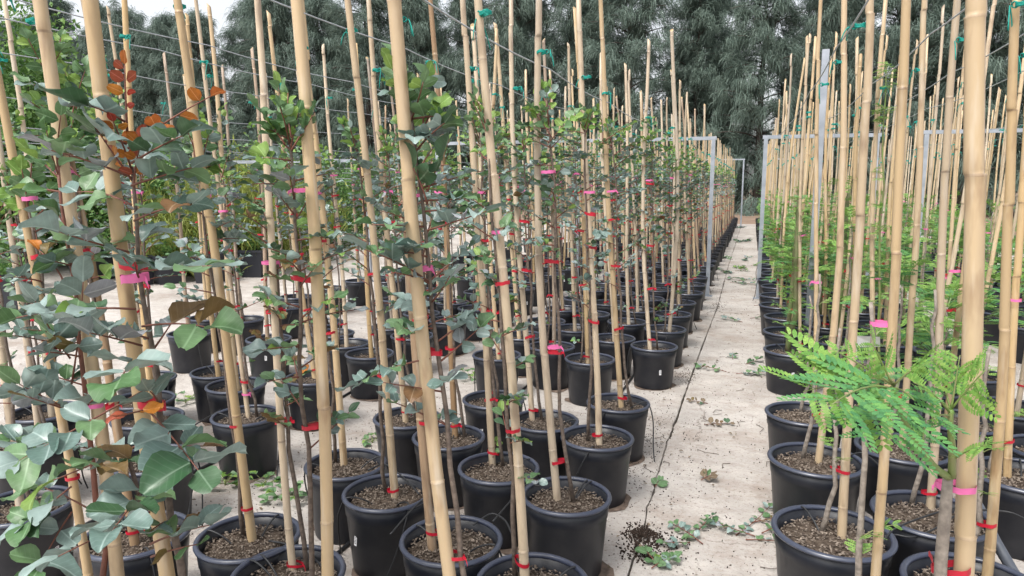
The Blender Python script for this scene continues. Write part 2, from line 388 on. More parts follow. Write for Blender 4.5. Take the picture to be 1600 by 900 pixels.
# ------------------------------------------------------------------ leaves
def leaf_geom(L=1.0, W=0.8, fold=0.25, curl=0.25, wave=0.06, rows=5, seed=0):
    """round leathery leaflet: base at the origin, along +Y, face up"""
    r = random.Random(seed); v = []; f = []
    ph = r.uniform(0, 6)
    for i in range(rows + 1):
        t = i / rows
        w = W * 0.5 * (math.sin(math.pi * min(1, t) ** 0.8) ** 0.62 if 0 < t < 1 else (0.06 if t == 0 else 0.22))
        y = L * (t - 0.06 * (t == 1)); zc = curl * L * (0.25 * math.sin(t * 2.2) - 0.45 * t * t)
        for k, sx in enumerate((-1, -0.55, 0, 0.55, 1)):
            z = zc + abs(sx) * w * fold * 1.2 + wave * L * math.sin(ph + t * 8 + sx * 2.5) * abs(sx)
            v.append((sx * w, y + 0.05 * L * abs(sx) * (t - 0.3), z))
    for i in range(rows):
        for k in range(4): a = i * 5 + k; f.append((a, a + 1, a + 6, a + 5))
    return np.array(v), f
def leaf_low(L=1.0, W=0.8, fold=0.25, curl=0.2, seed=0):
    r = random.Random(seed); j = r.uniform(-0.06, 0.06)
    v = [(0, 0, 0), (-W*.42, L*.38, W*fold), (-W*.40, L*.78, W*fold*.7-curl*L*.3), (0, L, -curl*L*.55), (W*.40, L*.78, W*fold*.7-curl*L*.3+j), (W*.42, L*.38, W*fold), (0, L*.5, 0.03)]
    f = [(0, 6, 1), (1, 6, 2), (2, 6, 3), (3, 6, 4), (4, 6, 5), (5, 6, 0)]
    return np.array(v), f
LEAFV = [leaf_geom(1, R(0.62, 0.9), R(0.1, 0.6), R(-0.2, 0.75), R(0.04, 0.13), 6, k) for k in range(9)]
LOWV = [leaf_low(1, R(0.7, 0.95), R(0.05, 0.4), R(-0.1, 0.4), k) for k in range(7)]
SPIKYV = [leaf_geom(1, 0.95, 0.15, 0.1, 0.13, 7, 40 + k) for k in range(2)]
LEAF_ME = {}
def leaf_mesh(col, k):
    key = (col, k)
    if key not in LEAF_ME:
        b = MB(); v, f = (LEAFV + SPIKYV)[k]; b.add(v, f)
        LEAF_ME[key] = b.mesh('leaf', ['veined_leaf_' + col])
    return LEAF_ME[key]
def pick(pal):
    x = random.random() * sum(w for _, w in pal)
    for c, w in pal:
        x -= w
        if x <= 0: return c
    return pal[0][0]
PAL_BLUE = [('blue', 7), ('green', 2.3), ('bronze', 0.28), ('pale', 0.5), ('dark', 0.7)]
PAL_MIX = [('blue', 4.5), ('green', 4), ('bronze', .55), ('pale', 0.4), ('lime', 0.8), ('dark', 1)]
PAL_TOP = [('green', 4), ('lime', 3.2), ('blue', 0.6)]
PAL_RED = [('red', 3), ('orange', 2)]
PAL_ORANGE = [('orange', 1)]
PAL_BRONZE = [('bronze', 2), ('green', 2.5), ('orange', 0.2), ('dark', 1)]

def twig_leaves(P0, P1, pairs, size, upv=(0, 0, 1), t0=0.3, spread=1.0, terminal=True, sag=0.06):
    """centre line of a twig and the frames of the leaflets on it: (points, [(pos, M, size, t)])"""
    P0 = np.asarray(P0, float); P1 = np.asarray(P1, float); L = np.linalg.norm(P1 - P0)
    mid = (P0 + P1) / 2 + np.array([R(-.05, .05), R(-.05, .05), R(0.0, 1.0) * sag]) * L * 1.5
    ts = np.linspace(0, 1, 7)[:, None]
    pts = (1-ts)**2 * P0 + 2*ts*(1-ts) * mid + ts**2 * P1
    d = unit(P1 - P0)
    upv = unit(np.asarray(upv, float) + rng.normal(0, 0.25, 3))
    side = unit(np.cross(d, upv)); up = np.cross(side, d)
    out = []
    for i in range(pairs):
        t = t0 + (1 - t0) * (i + 0.5) / pairs
        p = pts[min(6, int(t * 6))] * (1 - (t*6) % 1) + pts[min(6, int(t*6) + 1)] * ((t*6) % 1)
        for sd in (-1, 1):
            if random.random() < 0.1: continue
            ld = unit(side * sd * spread + d * R(0.15, 0.75) + up * R(-0.25, 0.45))
            nz = unit(up + side * sd * R(-0.5, 0.3) + rng.normal(0, 0.28, 3))
            out.append((p + ld * 0.004, frame(ld, nz), size * R(0.75, 1.2), t))
    if terminal:
        out.append((pts[-1], frame(d + up * R(-.2, .3), up + rng.normal(0, 0.2, 3)), size * R(0.8, 1.1), 1.0))
    return pts, out

# ------------------------------------------------------------------ pots
POT_H, POT_R = 0.31, 0.175
SOIL_Z = 0.266
def pot_meshes():
    b = MB()
    b.lathe([(0.0, 0.012), (0.120, 0.012), (0.128, 0.0), (0.137, 0.0), (0.140, 0.010), (0.1595, 0.232), (0.1625, 0.236), (0.1675, 0.300),
             (0.1600, 0.300), (0.1545, 0.236), (0.152, 0.20), (0.150, 0.19)], 36)
    pot = b.mesh('pot', ['pot_plastic'])
    b = MB()
    an = np.linspace(0, 2*math.pi, 11)[:-1]
    prof = [(0.1665 + 0.0095*math.cos(a), 0.3005 + 0.0095*math.sin(a)) for a in an] + [(0.1665 + 0.0095, 0.3005)]
    b.lathe(prof, 40)
    rim = b.mesh('rim', ['rim_plastic'])
    return pot, rim
POT_ME, RIM_ME = pot_meshes()
def soil_mesh(seed, chips):
    r = np.random.default_rng(seed); b = MB()
    n = 20; v = [(0, 0, SOIL_Z + 0.004)]; rr = (0.05, 0.1, 0.135, 0.1535)
    for q in rr:
        for j in range(n):
            a = 2*math.pi*j/n; v.append((q*math.cos(a), q*math.sin(a), SOIL_Z + r.uniform(-.007, .008) - 0.06*(q/0.15)**8*0.2))
    f = [(0, 1+j, 1+(j+1) % n) for j in range(n)]
    for i in range(len(rr)-1):
        for j in range(n): f.append((1+i*n+j, 1+(i+1)*n+j, 1+(i+1)*n+(j+1) % n, 1+i*n+(j+1) % n))
    b.add(v, f, 0)
    for k in range(chips):
        a = r.uniform(0, 2*math.pi); q = 0.148*math.sqrt(r.uniform(0, 1))
        c = np.array([q*math.cos(a), q*math.sin(a), SOIL_Z + r.uniform(0.001, 0.008)])
        M = frame(r.normal(0, 1, 3)*np.array([1, 1, .35]), r.normal(0, .5, 3) + np.array([0, 0, 1]))
        l, w, h = r.uniform(.0025, .0075), r.uniform(.0015, .0038), r.uniform(.0008, .002)
        vv = np.array([(-w, -l, 0), (w, -l*.8, 0), (w*.8, l, 0), (-w, l*.7, 0), (0, 0, h*2), (0, 0, -h*2)])
        b.add(vv @ M.T + c, [(0,1,4),(1,2,4),(2,3,4),(3,0,4),(1,0,5),(2,1,5),(3,2,5),(0,3,5)], 1)
    return b.mesh('soil', ['soil', 'chips'], smooth=False)
SOIL_NEAR = [soil_mesh(k, 800) for k in range(4)]
SOIL_MID = [soil_mesh(10 + k, 170) for k in range(3)]
def sticker_mesh():
    b = MB(); v = []; n = 4
    for i in range(n+1):
        a = -math.pi/2 + (i/n - .5)*0.105
        for z in (-0.024, 0.024): v.append((0.1525*math.cos(a), 0.1525*math.sin(a) + 0.1525, z))
    b.add(v, [(2*i, 2*i+2, 2*i+3, 2*i+1) for i in range(n)])
    return b.mesh('label_sticker', ['sticker'])
STICK_ME = sticker_mesh()

def cane_mesh(seed, L=2.7, r0=0.0160, r1=0.0108, brown=False, n=10, dense=True):
    r = random.Random(seed); b = MB()
    pts = []; rad = []; mats = []
    zn = r.uniform(0.1, 0.35); nodes = []
    while zn < L: nodes.append(zn); zn += r.uniform(0.26, 0.42)
    ph, am = r.uniform(0, 6), r.uniform(0.008, 0.032)
    kx = [r.uniform(-.005, .005) for _ in nodes + [0]]; ky = [r.uniform(-.005, .005) for _ in nodes + [0]]
    zs = [(0.0, 0, 0)]
    for zz in nodes:
        zs += [(zz - 0.022, 0, 0), (zz - 0.0035, 0.0003, 1), (zz, 0.0013, 1), (zz + 0.0025, -0.0003, 1), (zz + 0.009, 0.0005, 0), (zz + 0.03, 0, 0)] if dense else [(zz - 0.012, 0, 0), (zz, 0.0015, 1), (zz + 0.012, 0, 0)]
    zs = [q for q in zs if q[0] < L - 0.01] + [(L, 0, 0)]
    off = np.zeros(2); last = 0; k = 0
    for z, dr, mt in zs:
        t = z / L
        while k < len(nodes) and z > nodes[k]: k += 1
        ox = am*math.sin(ph + t*4.5) - am*math.sin(ph) + kx[k]*t; oy = am*math.cos(ph*1.7 + t*3.7) - am*math.cos(ph*1.7) + ky[k]*t
        pts.append((ox, oy, z)); rad.append(r0 + (r1 - r0)*t + dr); mats.append(mt)
    an = np.arange(n)*2*math.pi/n
    v = np.concatenate([np.stack([p[0] + q*np.cos(an), p[1] + q*np.sin(an), np.full(n, p[2]) + (0.012*np.cos(an + ph) if p[2] == L else 0)], 1) for p, q in zip(pts, rad)])
    m = len(pts)
    for i in range(m-1):
        ff = [(j, (j+1) % n, n+(j+1) % n, n+j) for j in range(n)]
        b.add(v[i*n:(i+2)*n], ff, mats[i+1] if mats[i] == mats[i+1] else 0)
    top = v[(m-1)*n:]; c = top.mean(0)
    inner = c + (top - c)*0.55; deep = inner - np.array([0, 0, 0.03])
    b.add(np.concatenate([top, inner, deep]), [(j, (j+1) % n, n+(j+1) % n, n+j) for j in range(n)] + [(n+j, n+(j+1) % n, 2*n+(j+1) % n, 2*n+j) for j in range(n)] + [tuple(2*n+j for j in range(n))], 2)
    me = b.mesh('bamboo_cane', ['bamboo_brown' if brown else 'bamboo', 'bamboo_node', 'bamboo_cut'])
    # weld the rings so that shading runs smoothly over them
    import bmesh as _b
    bm = _b.new(); bm.from_mesh(me); _b.ops.remove_doubles(bm, verts=bm.verts, dist=1e-5); bm.to_mesh(me); bm.free()
    return me
CANES = [cane_mesh(k, (2.2, 2.34, 2.26, 2.42, 2.12, 2.3, 2.22, 2.38, 2.28)[k]) for k in range(9)]
CANES_LONG = [cane_mesh(50 + k, (2.4, 2.55, 2.32, 2.62, 2.46)[k], .0138, .0098) for k in range(5)]
CANES_BROWN = [cane_mesh(20 + k, 2.3, brown=True) for k in range(3)]
CANES_THICK = [cane_mesh(30 + k, 2.5, 0.0168, 0.0135) for k in range(4)]
CANES_THIN = [cane_mesh(40 + k, 2.3, 0.0125, 0.0088) for k in range(3)]

def ribbon_mesh(name, mat, seed):
    r = random.Random(seed); b = MB(); n = 18; h = 0.0055; v = []
    tilt = r.uniform(-.25, .25); w = r.uniform(0.8, 1.15)
    for j in range(n):
        a = 2*math.pi*j/n
        x = 0.0085 + 0.0275*math.cos(a); y = 0.0175*math.sin(a)*(1 - 0.18*math.cos(a))
        z = tilt*x + r.uniform(-.0012, .0012)
        v += [(x, y, z - h*w), (x*1.01, y*1.01, z + h*w)]
    f = [(2*j, 2*((j+1) % n), 2*((j+1) % n)+1, 2*j+1) for j in range(n)]
    b.add(v, f)
    # the loose end
    p = np.array([0.033, -0.006, 0.0]); d = unit([r.uniform(.1, 1), r.uniform(-1.3, .2), r.uniform(-.5, .35)]); q = []; tl = r.choice((.008, .014, .02, .03))
    for i in range(5):
        t = i/4; c = p + d*tl*t + np.array([0, 0, -0.012*t*t*r.uniform(.3, 1.6)])
        tw = 0.5*t*r.uniform(-1, 1); s = np.array([0, math.sin(tw), math.cos(tw)])*h*w*(1 - .15*t)
        q += [c - s, c + s]
    b.add(q, [(2*i, 2*i+2, 2*i+3, 2*i+1) for i in range(4)])
    return b.mesh(name, [mat])
RED_TIES = [ribbon_mesh('red_ribbon_tie', 'ribbon_red', k) for k in range(5)]
PINK_TIES = [ribbon_mesh('pink_ribbon_tie', 'ribbon_pink', 9 + k) for k in range(3)]
def string_mesh(seed):
    r = random.Random(seed); b = MB()
    pts = [(0.0165*math.cos(a), 0.0165*math.sin(a), 0.0035*(a/6.283 - 1.5) + 0.002*math.sin(3*a)) for a in np.linspace(0, 6.283*3, 34)]
    b.tube(pts, 0.0021, 5)
    for sgn in (1, -1):
        p = np.array([0.019, 0.0, 0.0]); a = r.uniform(-2, 2); L = r.uniform(.02, .06); up = r.uniform(-.2, .9)*sgn
        t = np.linspace(0, 1, 6)[:, None]
        b.tube(p + np.hstack([0.012 + L*.6*t*math.cos(a), L*.6*t*math.sin(a), L*(up*t - 1.1*t*t)]), 0.0019, 4)
    for k in range(2):
        b.tube([(0.018 + 0.008*math.cos(a), 0.006*k + 0.004*math.sin(a), 0.008*math.sin(a)) for a in np.linspace(0, 6.283, 9)], 0.002, 4)
    return b.mesh('string_tie', ['string_green'])
STRINGS = [string_mesh(k) for k in range(4)]

# ------------------------------------------------------------------ stems and foliage in the frame of the cane
def stem_path(r, top, off=0.024, z0=-0.01):
    n = 12; a0 = 0.0
    return [(off + 0.035*max(0, 1 - i/3.0)*r.uniform(.6, 1.2) + r.uniform(-.006, .008)*(i > 0), r.uniform(-.008, .008), z0 + (top - z0)*i/n) for i in range(n+1)]
def stem_at(path, z):
    p = np.array(path); i = np.clip(np.searchsorted(p[:, 2], z) - 1, 0, len(p)-2)
    t = (z - p[i, 2])/(p[i+1, 2] - p[i, 2]); return p[i]*(1-t) + p[i+1]*t

def carob_variant(seed, low=False, far=False):
    """a middle-distance carob: (stem mesh, foliage mesh, ties heights); heights above the soil"""
    random.seed(seed); r = random
    top = R(1.32, 1.62); path = stem_path(r, top)
    sb = MB(); sb.tube(path, np.linspace(0.0075, 0.003, 13), 5)
    fb = MB()
    mats = ['leaf_blue', 'leaf_green', 'leaf_lime', 'leaf_bronze', 'leaf_pale', 'leaf_dark', 'twig_red']
    idx = {'blue': 0, 'green': 1, 'lime': 2, 'bronze': 3, 'pale': 4, 'dark': 5}
    nt = 15 if far else 30
    for k in range(nt):
        u = (k + R(0, 1))/nt
        z = 0.55 + (top - 0.55)*u**0.5
        if random.random() < 0.06: z = R(0.12, 0.5)
        p0 = stem_at(path, min(z, top-.01)); a = R(0, 6.283); ln = R(0.05, 0.125)*(1.1 - 0.3*u)
        p1 = p0 + np.array([math.cos(a)*ln, math.sin(a)*ln, ln*R(0.1, 0.8)])
        pts, lv = twig_leaves(p0, p1, 2 if far else random.choice((3, 3, 4)), 0.046 if far else 0.039, t0=0.25)
        if not far: fb.tube(pts[::3], 0.0016, 3, 6, caps=False)
        pal = PAL_TOP if u > 0.84 else (PAL_MIX if seed % 3 == 0 else PAL_BLUE)
        for p, M, s, t in lv:
            v, f = random.choice(LOWV); fb.add((v*s) @ M.T + p, f, idx.get(pick(pal), 0))
    for k in range(4):     # leading shoot
        p0 = np.array(path[-1]) + np.array([0, 0, -0.05 + 0.03*k]); a = R(0, 6.283)
        pts, lv = twig_leaves(p0, p0 + np.array([math.cos(a)*.07, math.sin(a)*.07, .09]), 2, 0.04, t0=0.2)
        for p, M, s, t in lv:
            v, f = random.choice(LOWV); fb.add((v*s) @ M.T + p, f, idx.get(pick(PAL_TOP), 2))
    return sb, fb, mats, top
def frond_geom(fb, P0, P1, npin, plen, nl, mats=(0, 1), upv=(0, 0, 1), rach=1.0, lw=0.6):
    """twice-feathered leaf from P0 to P1 appended to fb"""
    P0 = np.asarray(P0, float); P1 = np.asarray(P1, float); L = np.linalg.norm(P1-P0)
    mid = (P0+P1)/2 + np.array([0, 0, 0.18*L]); ts = np.linspace(0, 1, 7)[:, None]
    pts = (1-ts)**2*P0 + 2*ts*(1-ts)*mid + ts**2*P1
    fb.tube(pts[::2], np.linspace(0.0022, 0.0008, 4)*rach, 3, mats[1], caps=False)
    col = mats[0]
    for i in range(npin):
        t = 0.25 + 0.75*(i+.5)/npin; q = min(5, int(t*6)); p = pts[q]*(1-(t*6-q)) + pts[q+1]*(t*6-q)
        d = unit(pts[min(6, q+1)] - pts[q]); side = unit(np.cross(d, upv)); up = np.cross(side, d)
        for sd in (-1, 1):
            ld = unit(side*sd + d*R(.35, .75) + up*R(-.2, .3)); pl = plen*R(.8, 1.1)*(1 - .35*abs(t-.6))
            M = frame(ld, up + rng.normal(0, .15, 3)); v, f = pinna_geom(pl, nl, lw)
            fb.add(v @ M.T + p, f, col)
_PIN = {}
def pinna_geom(L, nl, lw=0.36):
    key = (nl, lw)
    if key not in _PIN:
        v = []; f = []
        for i in range(nl):
            t = 0.06 + 0.94*(i+.5)/nl; w = 0.20*math.sin(math.pi*(0.12 + 0.8*t))**.7; h = lw/nl*1.3
            z = -0.16*t*t
            for sd in (-1, 1):
                k = len(v)
                v += [(0, t, z), (sd*w*.38, t - h*.62 + .03, z + .02), (sd*w*.85, t - h*.45 + .065, z + .018), (sd*w, t + .08 + h*.1, z + .012), (sd*w*.82, t + h*.62 + .065, z + .004), (sd*w*.36, t + h*.7 + .03, z + .006)]
                f += [(k, k+1, k+2, k+3, k+4, k+5)]
        k = len(v); v += [(-.008, 0, 0), (.008, 0, 0), (.005, .5, -.04), (-.005, .5, -.04), (0, 1, -.16)]
        f += [(k, k+1, k+2, k+3), (k+3, k+2, k+4)]
        _PIN[key] = (np.array(v), f)
    v, f = _PIN[key]
    return v*L, f

def feather_variant(seed, leafy=1.0, far=False, tall=1.0):
    random.seed(seed)
    top = R(0.58, 1.08)*tall; path = stem_path(random, top, off=0.030)
    sb = MB(); sb.tube(path, np.linspace(0.011, 0.005, 13), 6)
    fb = MB(); mats = ['feather_green', 'green_stem', 'feather_deep']
    n = int((13 if far else 19)*leafy)
    for k in range(n):
        u = (k + R(0, 1))/max(1, n); z = top*(0.45 + 0.55*u)
        p0 = stem_at(path, min(z, top-.005)); a = R(0, 6.283); ln = R(0.13, 0.24)
        p1 = p0 + np.array([math.cos(a)*ln, math.sin(a)*ln, ln*R(-.1, .7)])
        frond_geom(fb, p0, p1, 4, 0.095, 7 if far else 9, (0 if random.random() < .6 else 2, 1))
    for k in range(3):
        p0 = np.array(path[-1]); a = R(0, 6.283); ln = .12
        frond_geom(fb, p0, p0 + np.array([math.cos(a)*ln*.7, math.sin(a)*ln*.7, ln]), 4, .06, 7, (0, 1))
    return sb, fb, mats, top

CAROB = []
for k in range(9):
    sb, fb, mats, top = carob_variant(100 + k)
    CAROB.append((sb.mesh('stem', ['stem_bark']), fb.mesh('foliage', mats, smooth=False), top))
FEATHER = []
for k in range(7):
    sb, fb, mats, top = feather_variant(200 + k, leafy=(1.0, 1.5, .8, 1.2, .6, 1.6, 1.0)[k])
    FEATHER.append((sb.mesh('stem', [('pale_bark', 'thick_green_stem')[k % 2]]), fb.mesh('foliage', mats, smooth=False), top))
random.seed(11)

# far saplings: one mesh each
def far_mesh(kind, seed):
    random.seed(seed); b = MB()
    wide = 1.0 if kind == 'carob' else 1.15
    n = 14
    an = np.arange(n)*2*math.pi/n
    prof = [(0.137, 0.0), (0.160, 0.235), (0.168, 0.295), (0.176, 0.302), (0.168, 0.310), (0.157, 0.300), (0.152, SOIL_Z)]
    v = np.concatenate([np.stack([q*wide*np.cos(an), q*wide*np.sin(an), np.full(n, z)], 1) for q, z in prof])
    b.add(v, [(i*n+j, i*n+(j+1) % n, (i+1)*n+(j+1) % n, (i+1)*n+j) for i in range(6) for j in range(n)], 0)
    b.add(v[-n:], [tuple(range(n))], 1)
    L = R(2.05, 2.32) if kind == 'carob' else R(2.25, 2.52); lx, ly = (R(-.10, -.02), R(-.05, .05)) if kind == 'carob' else (R(-.03, .05), R(-.05, .05))
    pts = [(lx*t, ly*t, SOIL_Z - .05 + L*t) for t in np.linspace(0, 1, 5)]
    b.tube(pts, np.linspace(.016, .0115, 5), 6, 2)
    if kind == 'carob': sb, fb, mats, top = carob_variant(seed, far=True)
    else: sb, fb, mats, top = feather_variant(seed, far=True, leafy=R(.6, 1.3))
    for q, base in ((sb, 3), (fb, 4)):
        V = np.concatenate(q.v); V = V + np.outer((V[:, 2])/L, [lx, ly, 0]) + np.array([0, 0, SOIL_Z])
        b.v.append(V); b.f.extend([tuple(i+b.n for i in f) for f in q.f]); b.m.extend([m+base for m in q.m]); b.n += len(V)
    m0 = 4 + len(mats)
    for z, mt in (((R(.1, .2), 0), (R(.45, .6), 0), (R(.8, 1), 0), (R(1.1, 1.3), 1)) if kind == 'carob' else ((R(.1, .3), 0), (R(.6, .9), 1))):
        b.tube([(lx*z/L + .006, ly*z/L, SOIL_Z + z - .007), (lx*z/L + .006, ly*z/L, SOIL_Z + z + .007)], .022, 6, m0 + mt, caps=False)
    z = 1.72; b.tube([(lx*z/L, ly*z/L, SOIL_Z + z - .012), (lx*z/L, ly*z/L, SOIL_Z + z + .012)], .021, 6, m0 + 2, caps=False)
    return b.mesh('potted_sapling', ['pot_plastic', 'soil', 'bamboo', 'stem_bark' if kind == 'carob' else 'pale_bark'] + mats + ['ribbon_red', 'ribbon_pink', 'string_green'], smooth=False), b
FAR_C = [far_mesh('carob', 300 + k) for k in range(8)]
FAR_F = [far_mesh('feather', 400 + k) for k in range(7)]
random.seed(12)

DRIPS = []
for k in range(4):
    b = MB(); random.seed(60 + k); a = R(0, 6.28); e = a + R(-1.2, 1.2)
    P = np.array([(0.05*math.cos(a), 0.05*math.sin(a), SOIL_Z - .01), (0.10*math.cos(a), 0.10*math.sin(a), SOIL_Z + .03), (0.165*math.cos(a), .165*math.sin(a), POT_H + .008),
                  (0.195*math.cos((a*2+e)/3), 0.195*math.sin((a*2+e)/3), .22), (.20*math.cos((a+2*e)/3), .20*math.sin((a+2*e)/3), .08), (.22*math.cos(e), .22*math.sin(e), .006)])
    t = np.linspace(0, 5, 22); Q = np.stack([np.interp(t, range(6), P[:, i]) for i in range(3)], 1)
    Q[1:-1] = (Q[:-2] + Q[1:-1]*2 + Q[2:])/4; Q[1:-1] = (Q[:-2] + Q[1:-1]*2 + Q[2:])/4
    b.tube(Q, 0.0034, 5); DRIPS.append(b.mesh('drip_tube', ['drip_tube']))
random.seed(13)

ORD = ['first', 'second', 'third', 'fourth', 'fifth', 'sixth', 'seventh', 'eighth', 'ninth', 'tenth', 'eleventh', 'twelfth', 'thirteenth', 'fourteenth', 'fifteenth', 'sixteenth', 'seventeenth', 'eighteenth', 'nineteenth', 'twentieth']
ORD += ['twenty-' + w for w in ORD[:9]]

# ------------------------------------------------------------------ the setting
def ground():
    b = MB(); S = 900
    b.add([(-S, -S, -.045), (S, -S, -.045), (S, S, -.045), (-S, S, -.045)], [(0, 1, 2, 3)])
    tag(link('ground', b.mesh('ground', ['dirt'])), kind='structure')
    random.seed(5)
    ys = np.concatenate([np.arange(-2, 10, .055), np.arange(10, 28.31, .15)])
    cx = np.interp(ys, [-2, 2.5, 3.5, 4.9, 6.5, 9, 14, 18.5, 28.3], [-.37, -.397, -.426, -.433, -.42, -.385, -.41, -.402, -.41])
    wob = np.cumsum(rng.normal(0, .0035, len(ys))); wob -= np.linspace(0, wob[-1], len(ys)); wob = np.clip(wob, -.03, .03)
    cx = cx + wob
    w = 0.0015 + 0.0028*np.abs(rng.normal(0, 1, len(ys))) + .002*(np.sin(ys*3) > .5)
    for nm, sgn in (('concrete_paving', -1), ('concrete_paving', 1)):
        b = MB(); v = []
        far = -12.5 if sgn < 0 else 7.5
        for y, x, q in zip(ys, cx, w):
            e = x + sgn*q
            v += [(e, y, -.05), (e, y, -.004), (e + sgn*.006, y, 0), (e + sgn*1.2, y, 0), (far, y, 0), (far, y, -.05)]
        f = []
        for i in range(len(ys)-1):
            for k in range(5):
                q = (6*i+k, 6*i+k+1, 6*i+k+7, 6*i+k+6); f.append(q if sgn > 0 else q[::-1])
        b.add(v, f); k = 6*(len(ys)-1)
        tag(link(nm, b.mesh(nm, ['concrete'], smooth=False)), kind='structure')
    b = MB()
    b.add([p for y, x, q in zip(ys, cx, w) for p in ((x - q - .02, y, -.03), (x + q + .02, y, -.03))], [(2*i, 2*i+1, 2*i+3, 2*i+2) for i in range(len(ys)-1)])
    tag(link('joint_dirt', b.mesh('joint_dirt', ['crack_dirt'])), kind='structure')
ground()

# ------------------------------------------------------------------ casuarina windbreak
def casuarina(seed, H=14.5):
    r = np.random.default_rng(seed); tb = MB(); limbs = []
    k = 10; tp = np.stack([r.normal(0, .05, k)*np.linspace(0, 2, k), r.normal(0, .05, k)*np.linspace(0, 2, k), np.linspace(-.2, H*.97, k)], 1)
    tb.tube(tp, np.linspace(.24, .03, k), 8)
    cen = []
    nL = 100
    for i in range(nL):
        u = (i + r.uniform(0, 1))/nL; z0 = .4 + (H - .8)*u
        Rm = (3.0*(1 - u**2.2)**.8 + .35)*r.uniform(.55, 1.12)
        a = i*2.39996 + r.normal(0, .3); base = np.array([0, 0, z0]) + np.append(np.array([np.interp(z0, tp[:, 2], tp[:, 0]), np.interp(z0, tp[:, 2], tp[:, 1])]), 0)
        rise = r.uniform(.15, .75)*Rm
        t = np.linspace(0, 1, 5)[:, None]; o = np.array([math.cos(a), math.sin(a), 0])
        pts = base + o*Rm*t + np.array([0, 0, 1])*(rise*t - .35*Rm*t*t)
        tb.tube(pts, np.linspace(.045, .012, 5), 4, caps=False)
        for q in range(5):
            s = .25 + .75*(q + r.uniform(0, 1))/5; j = min(3, int(s*4)); p = pts[j]*(1-(s*4-j)) + pts[j+1]*(s*4-j)
            cen.append(np.concatenate([p + r.normal(0, .26, 3), o]))
    cen = np.array(cen); n = len(cen); m = 84
    C = np.repeat(cen, m, 0); N = len(C)
    cdir = np.repeat(unit(np.zeros(3)+1)[None]*0 + r.normal(0, .5, (n, 3)), m, 0)
    d = C[:, 3:]*.75 + cdir + r.normal(0, .42, (N, 3)) + np.array([0, 0, -.02]); d /= np.linalg.norm(d, axis=1)[:, None]
    L = r.uniform(.28, .68, N)[:, None]*np.repeat(r.uniform(.75, 1.3, n), m)[:, None]
    p0 = C[:, :3] + r.normal(0, .17, (N, 3))
    p1 = p0 + d*L*.5 + np.array([0, 0, -.08])*L
    p2 = p1 + d*L*.34 + np.array([0, 0, -.50])*L
    wv = np.cross(d, r.normal(0, 1, (N, 3))); wv /= np.linalg.norm(wv, axis=1)[:, None] + 1e-9
    wd = r.uniform(.009, .019, N)[:, None]
    V = np.stack([p0 - wv*wd*.5, p0 + wv*wd*.5, p1 - wv*wd, p1 + wv*wd, p2], 1).reshape(-1, 3)
    base = np.arange(N)*5
    F = [q for i in base.tolist() for q in ((i, i+1, i+3, i+2), (i+2, i+3, i+4))]
    b = MB(); b.add(V, F)
    return tb.mesh('trunk', ['trunk_bark']), b.mesh('crown', ['needles'], smooth=False)
CAS = [casuarina(k) for k in range(4)]
def plant_casuarinas():
    random.seed(31); i = 0
    spots = []
    x = -62.0
    while x < 26:
        spots.append((x, 41 + R(-1.2, 1.2), 0)); x += R(2.7, 3.8)
    x = -60.0
    while x < 26:
        spots.append((x, 46.5 + R(-1.2, 1.2), 1)); x += R(5.2, 7.5)
    for x, y, row in spots:
        px, py, d = proj((x, y, 5))
        if d < 1 or px < -150 or px > 1750: continue
        t, c = CAS[i % 4]; s = R(.92, 1.08); a = R(0, 6.28)
        o = link('casuarina_tree', None, loc=(x, y, -.05), rot=(0, 0, a)); o.scale = (s, s, s*R(.95, 1.06))
        k = sorted(q[0] for q in spots if q[2] == row and (q[0] < 0) == (x < 0)); k = (len(k) - 1 - k.index(x)) if x < 0 else k.index(x)
        lab = '%s casuarina from the path end, %s line of the windbreak, on the %s side' % (ORD[k], ('front', 'back')[row], 'hedge' if x < 0 else 'feathery sapling')
        tag(o, lab, 'tree', 'casuarina trees of the windbreak')
        link('trunk', t, o); tag(link('crown', c, o), kind='stuff')
        i += 1
plant_casuarinas()

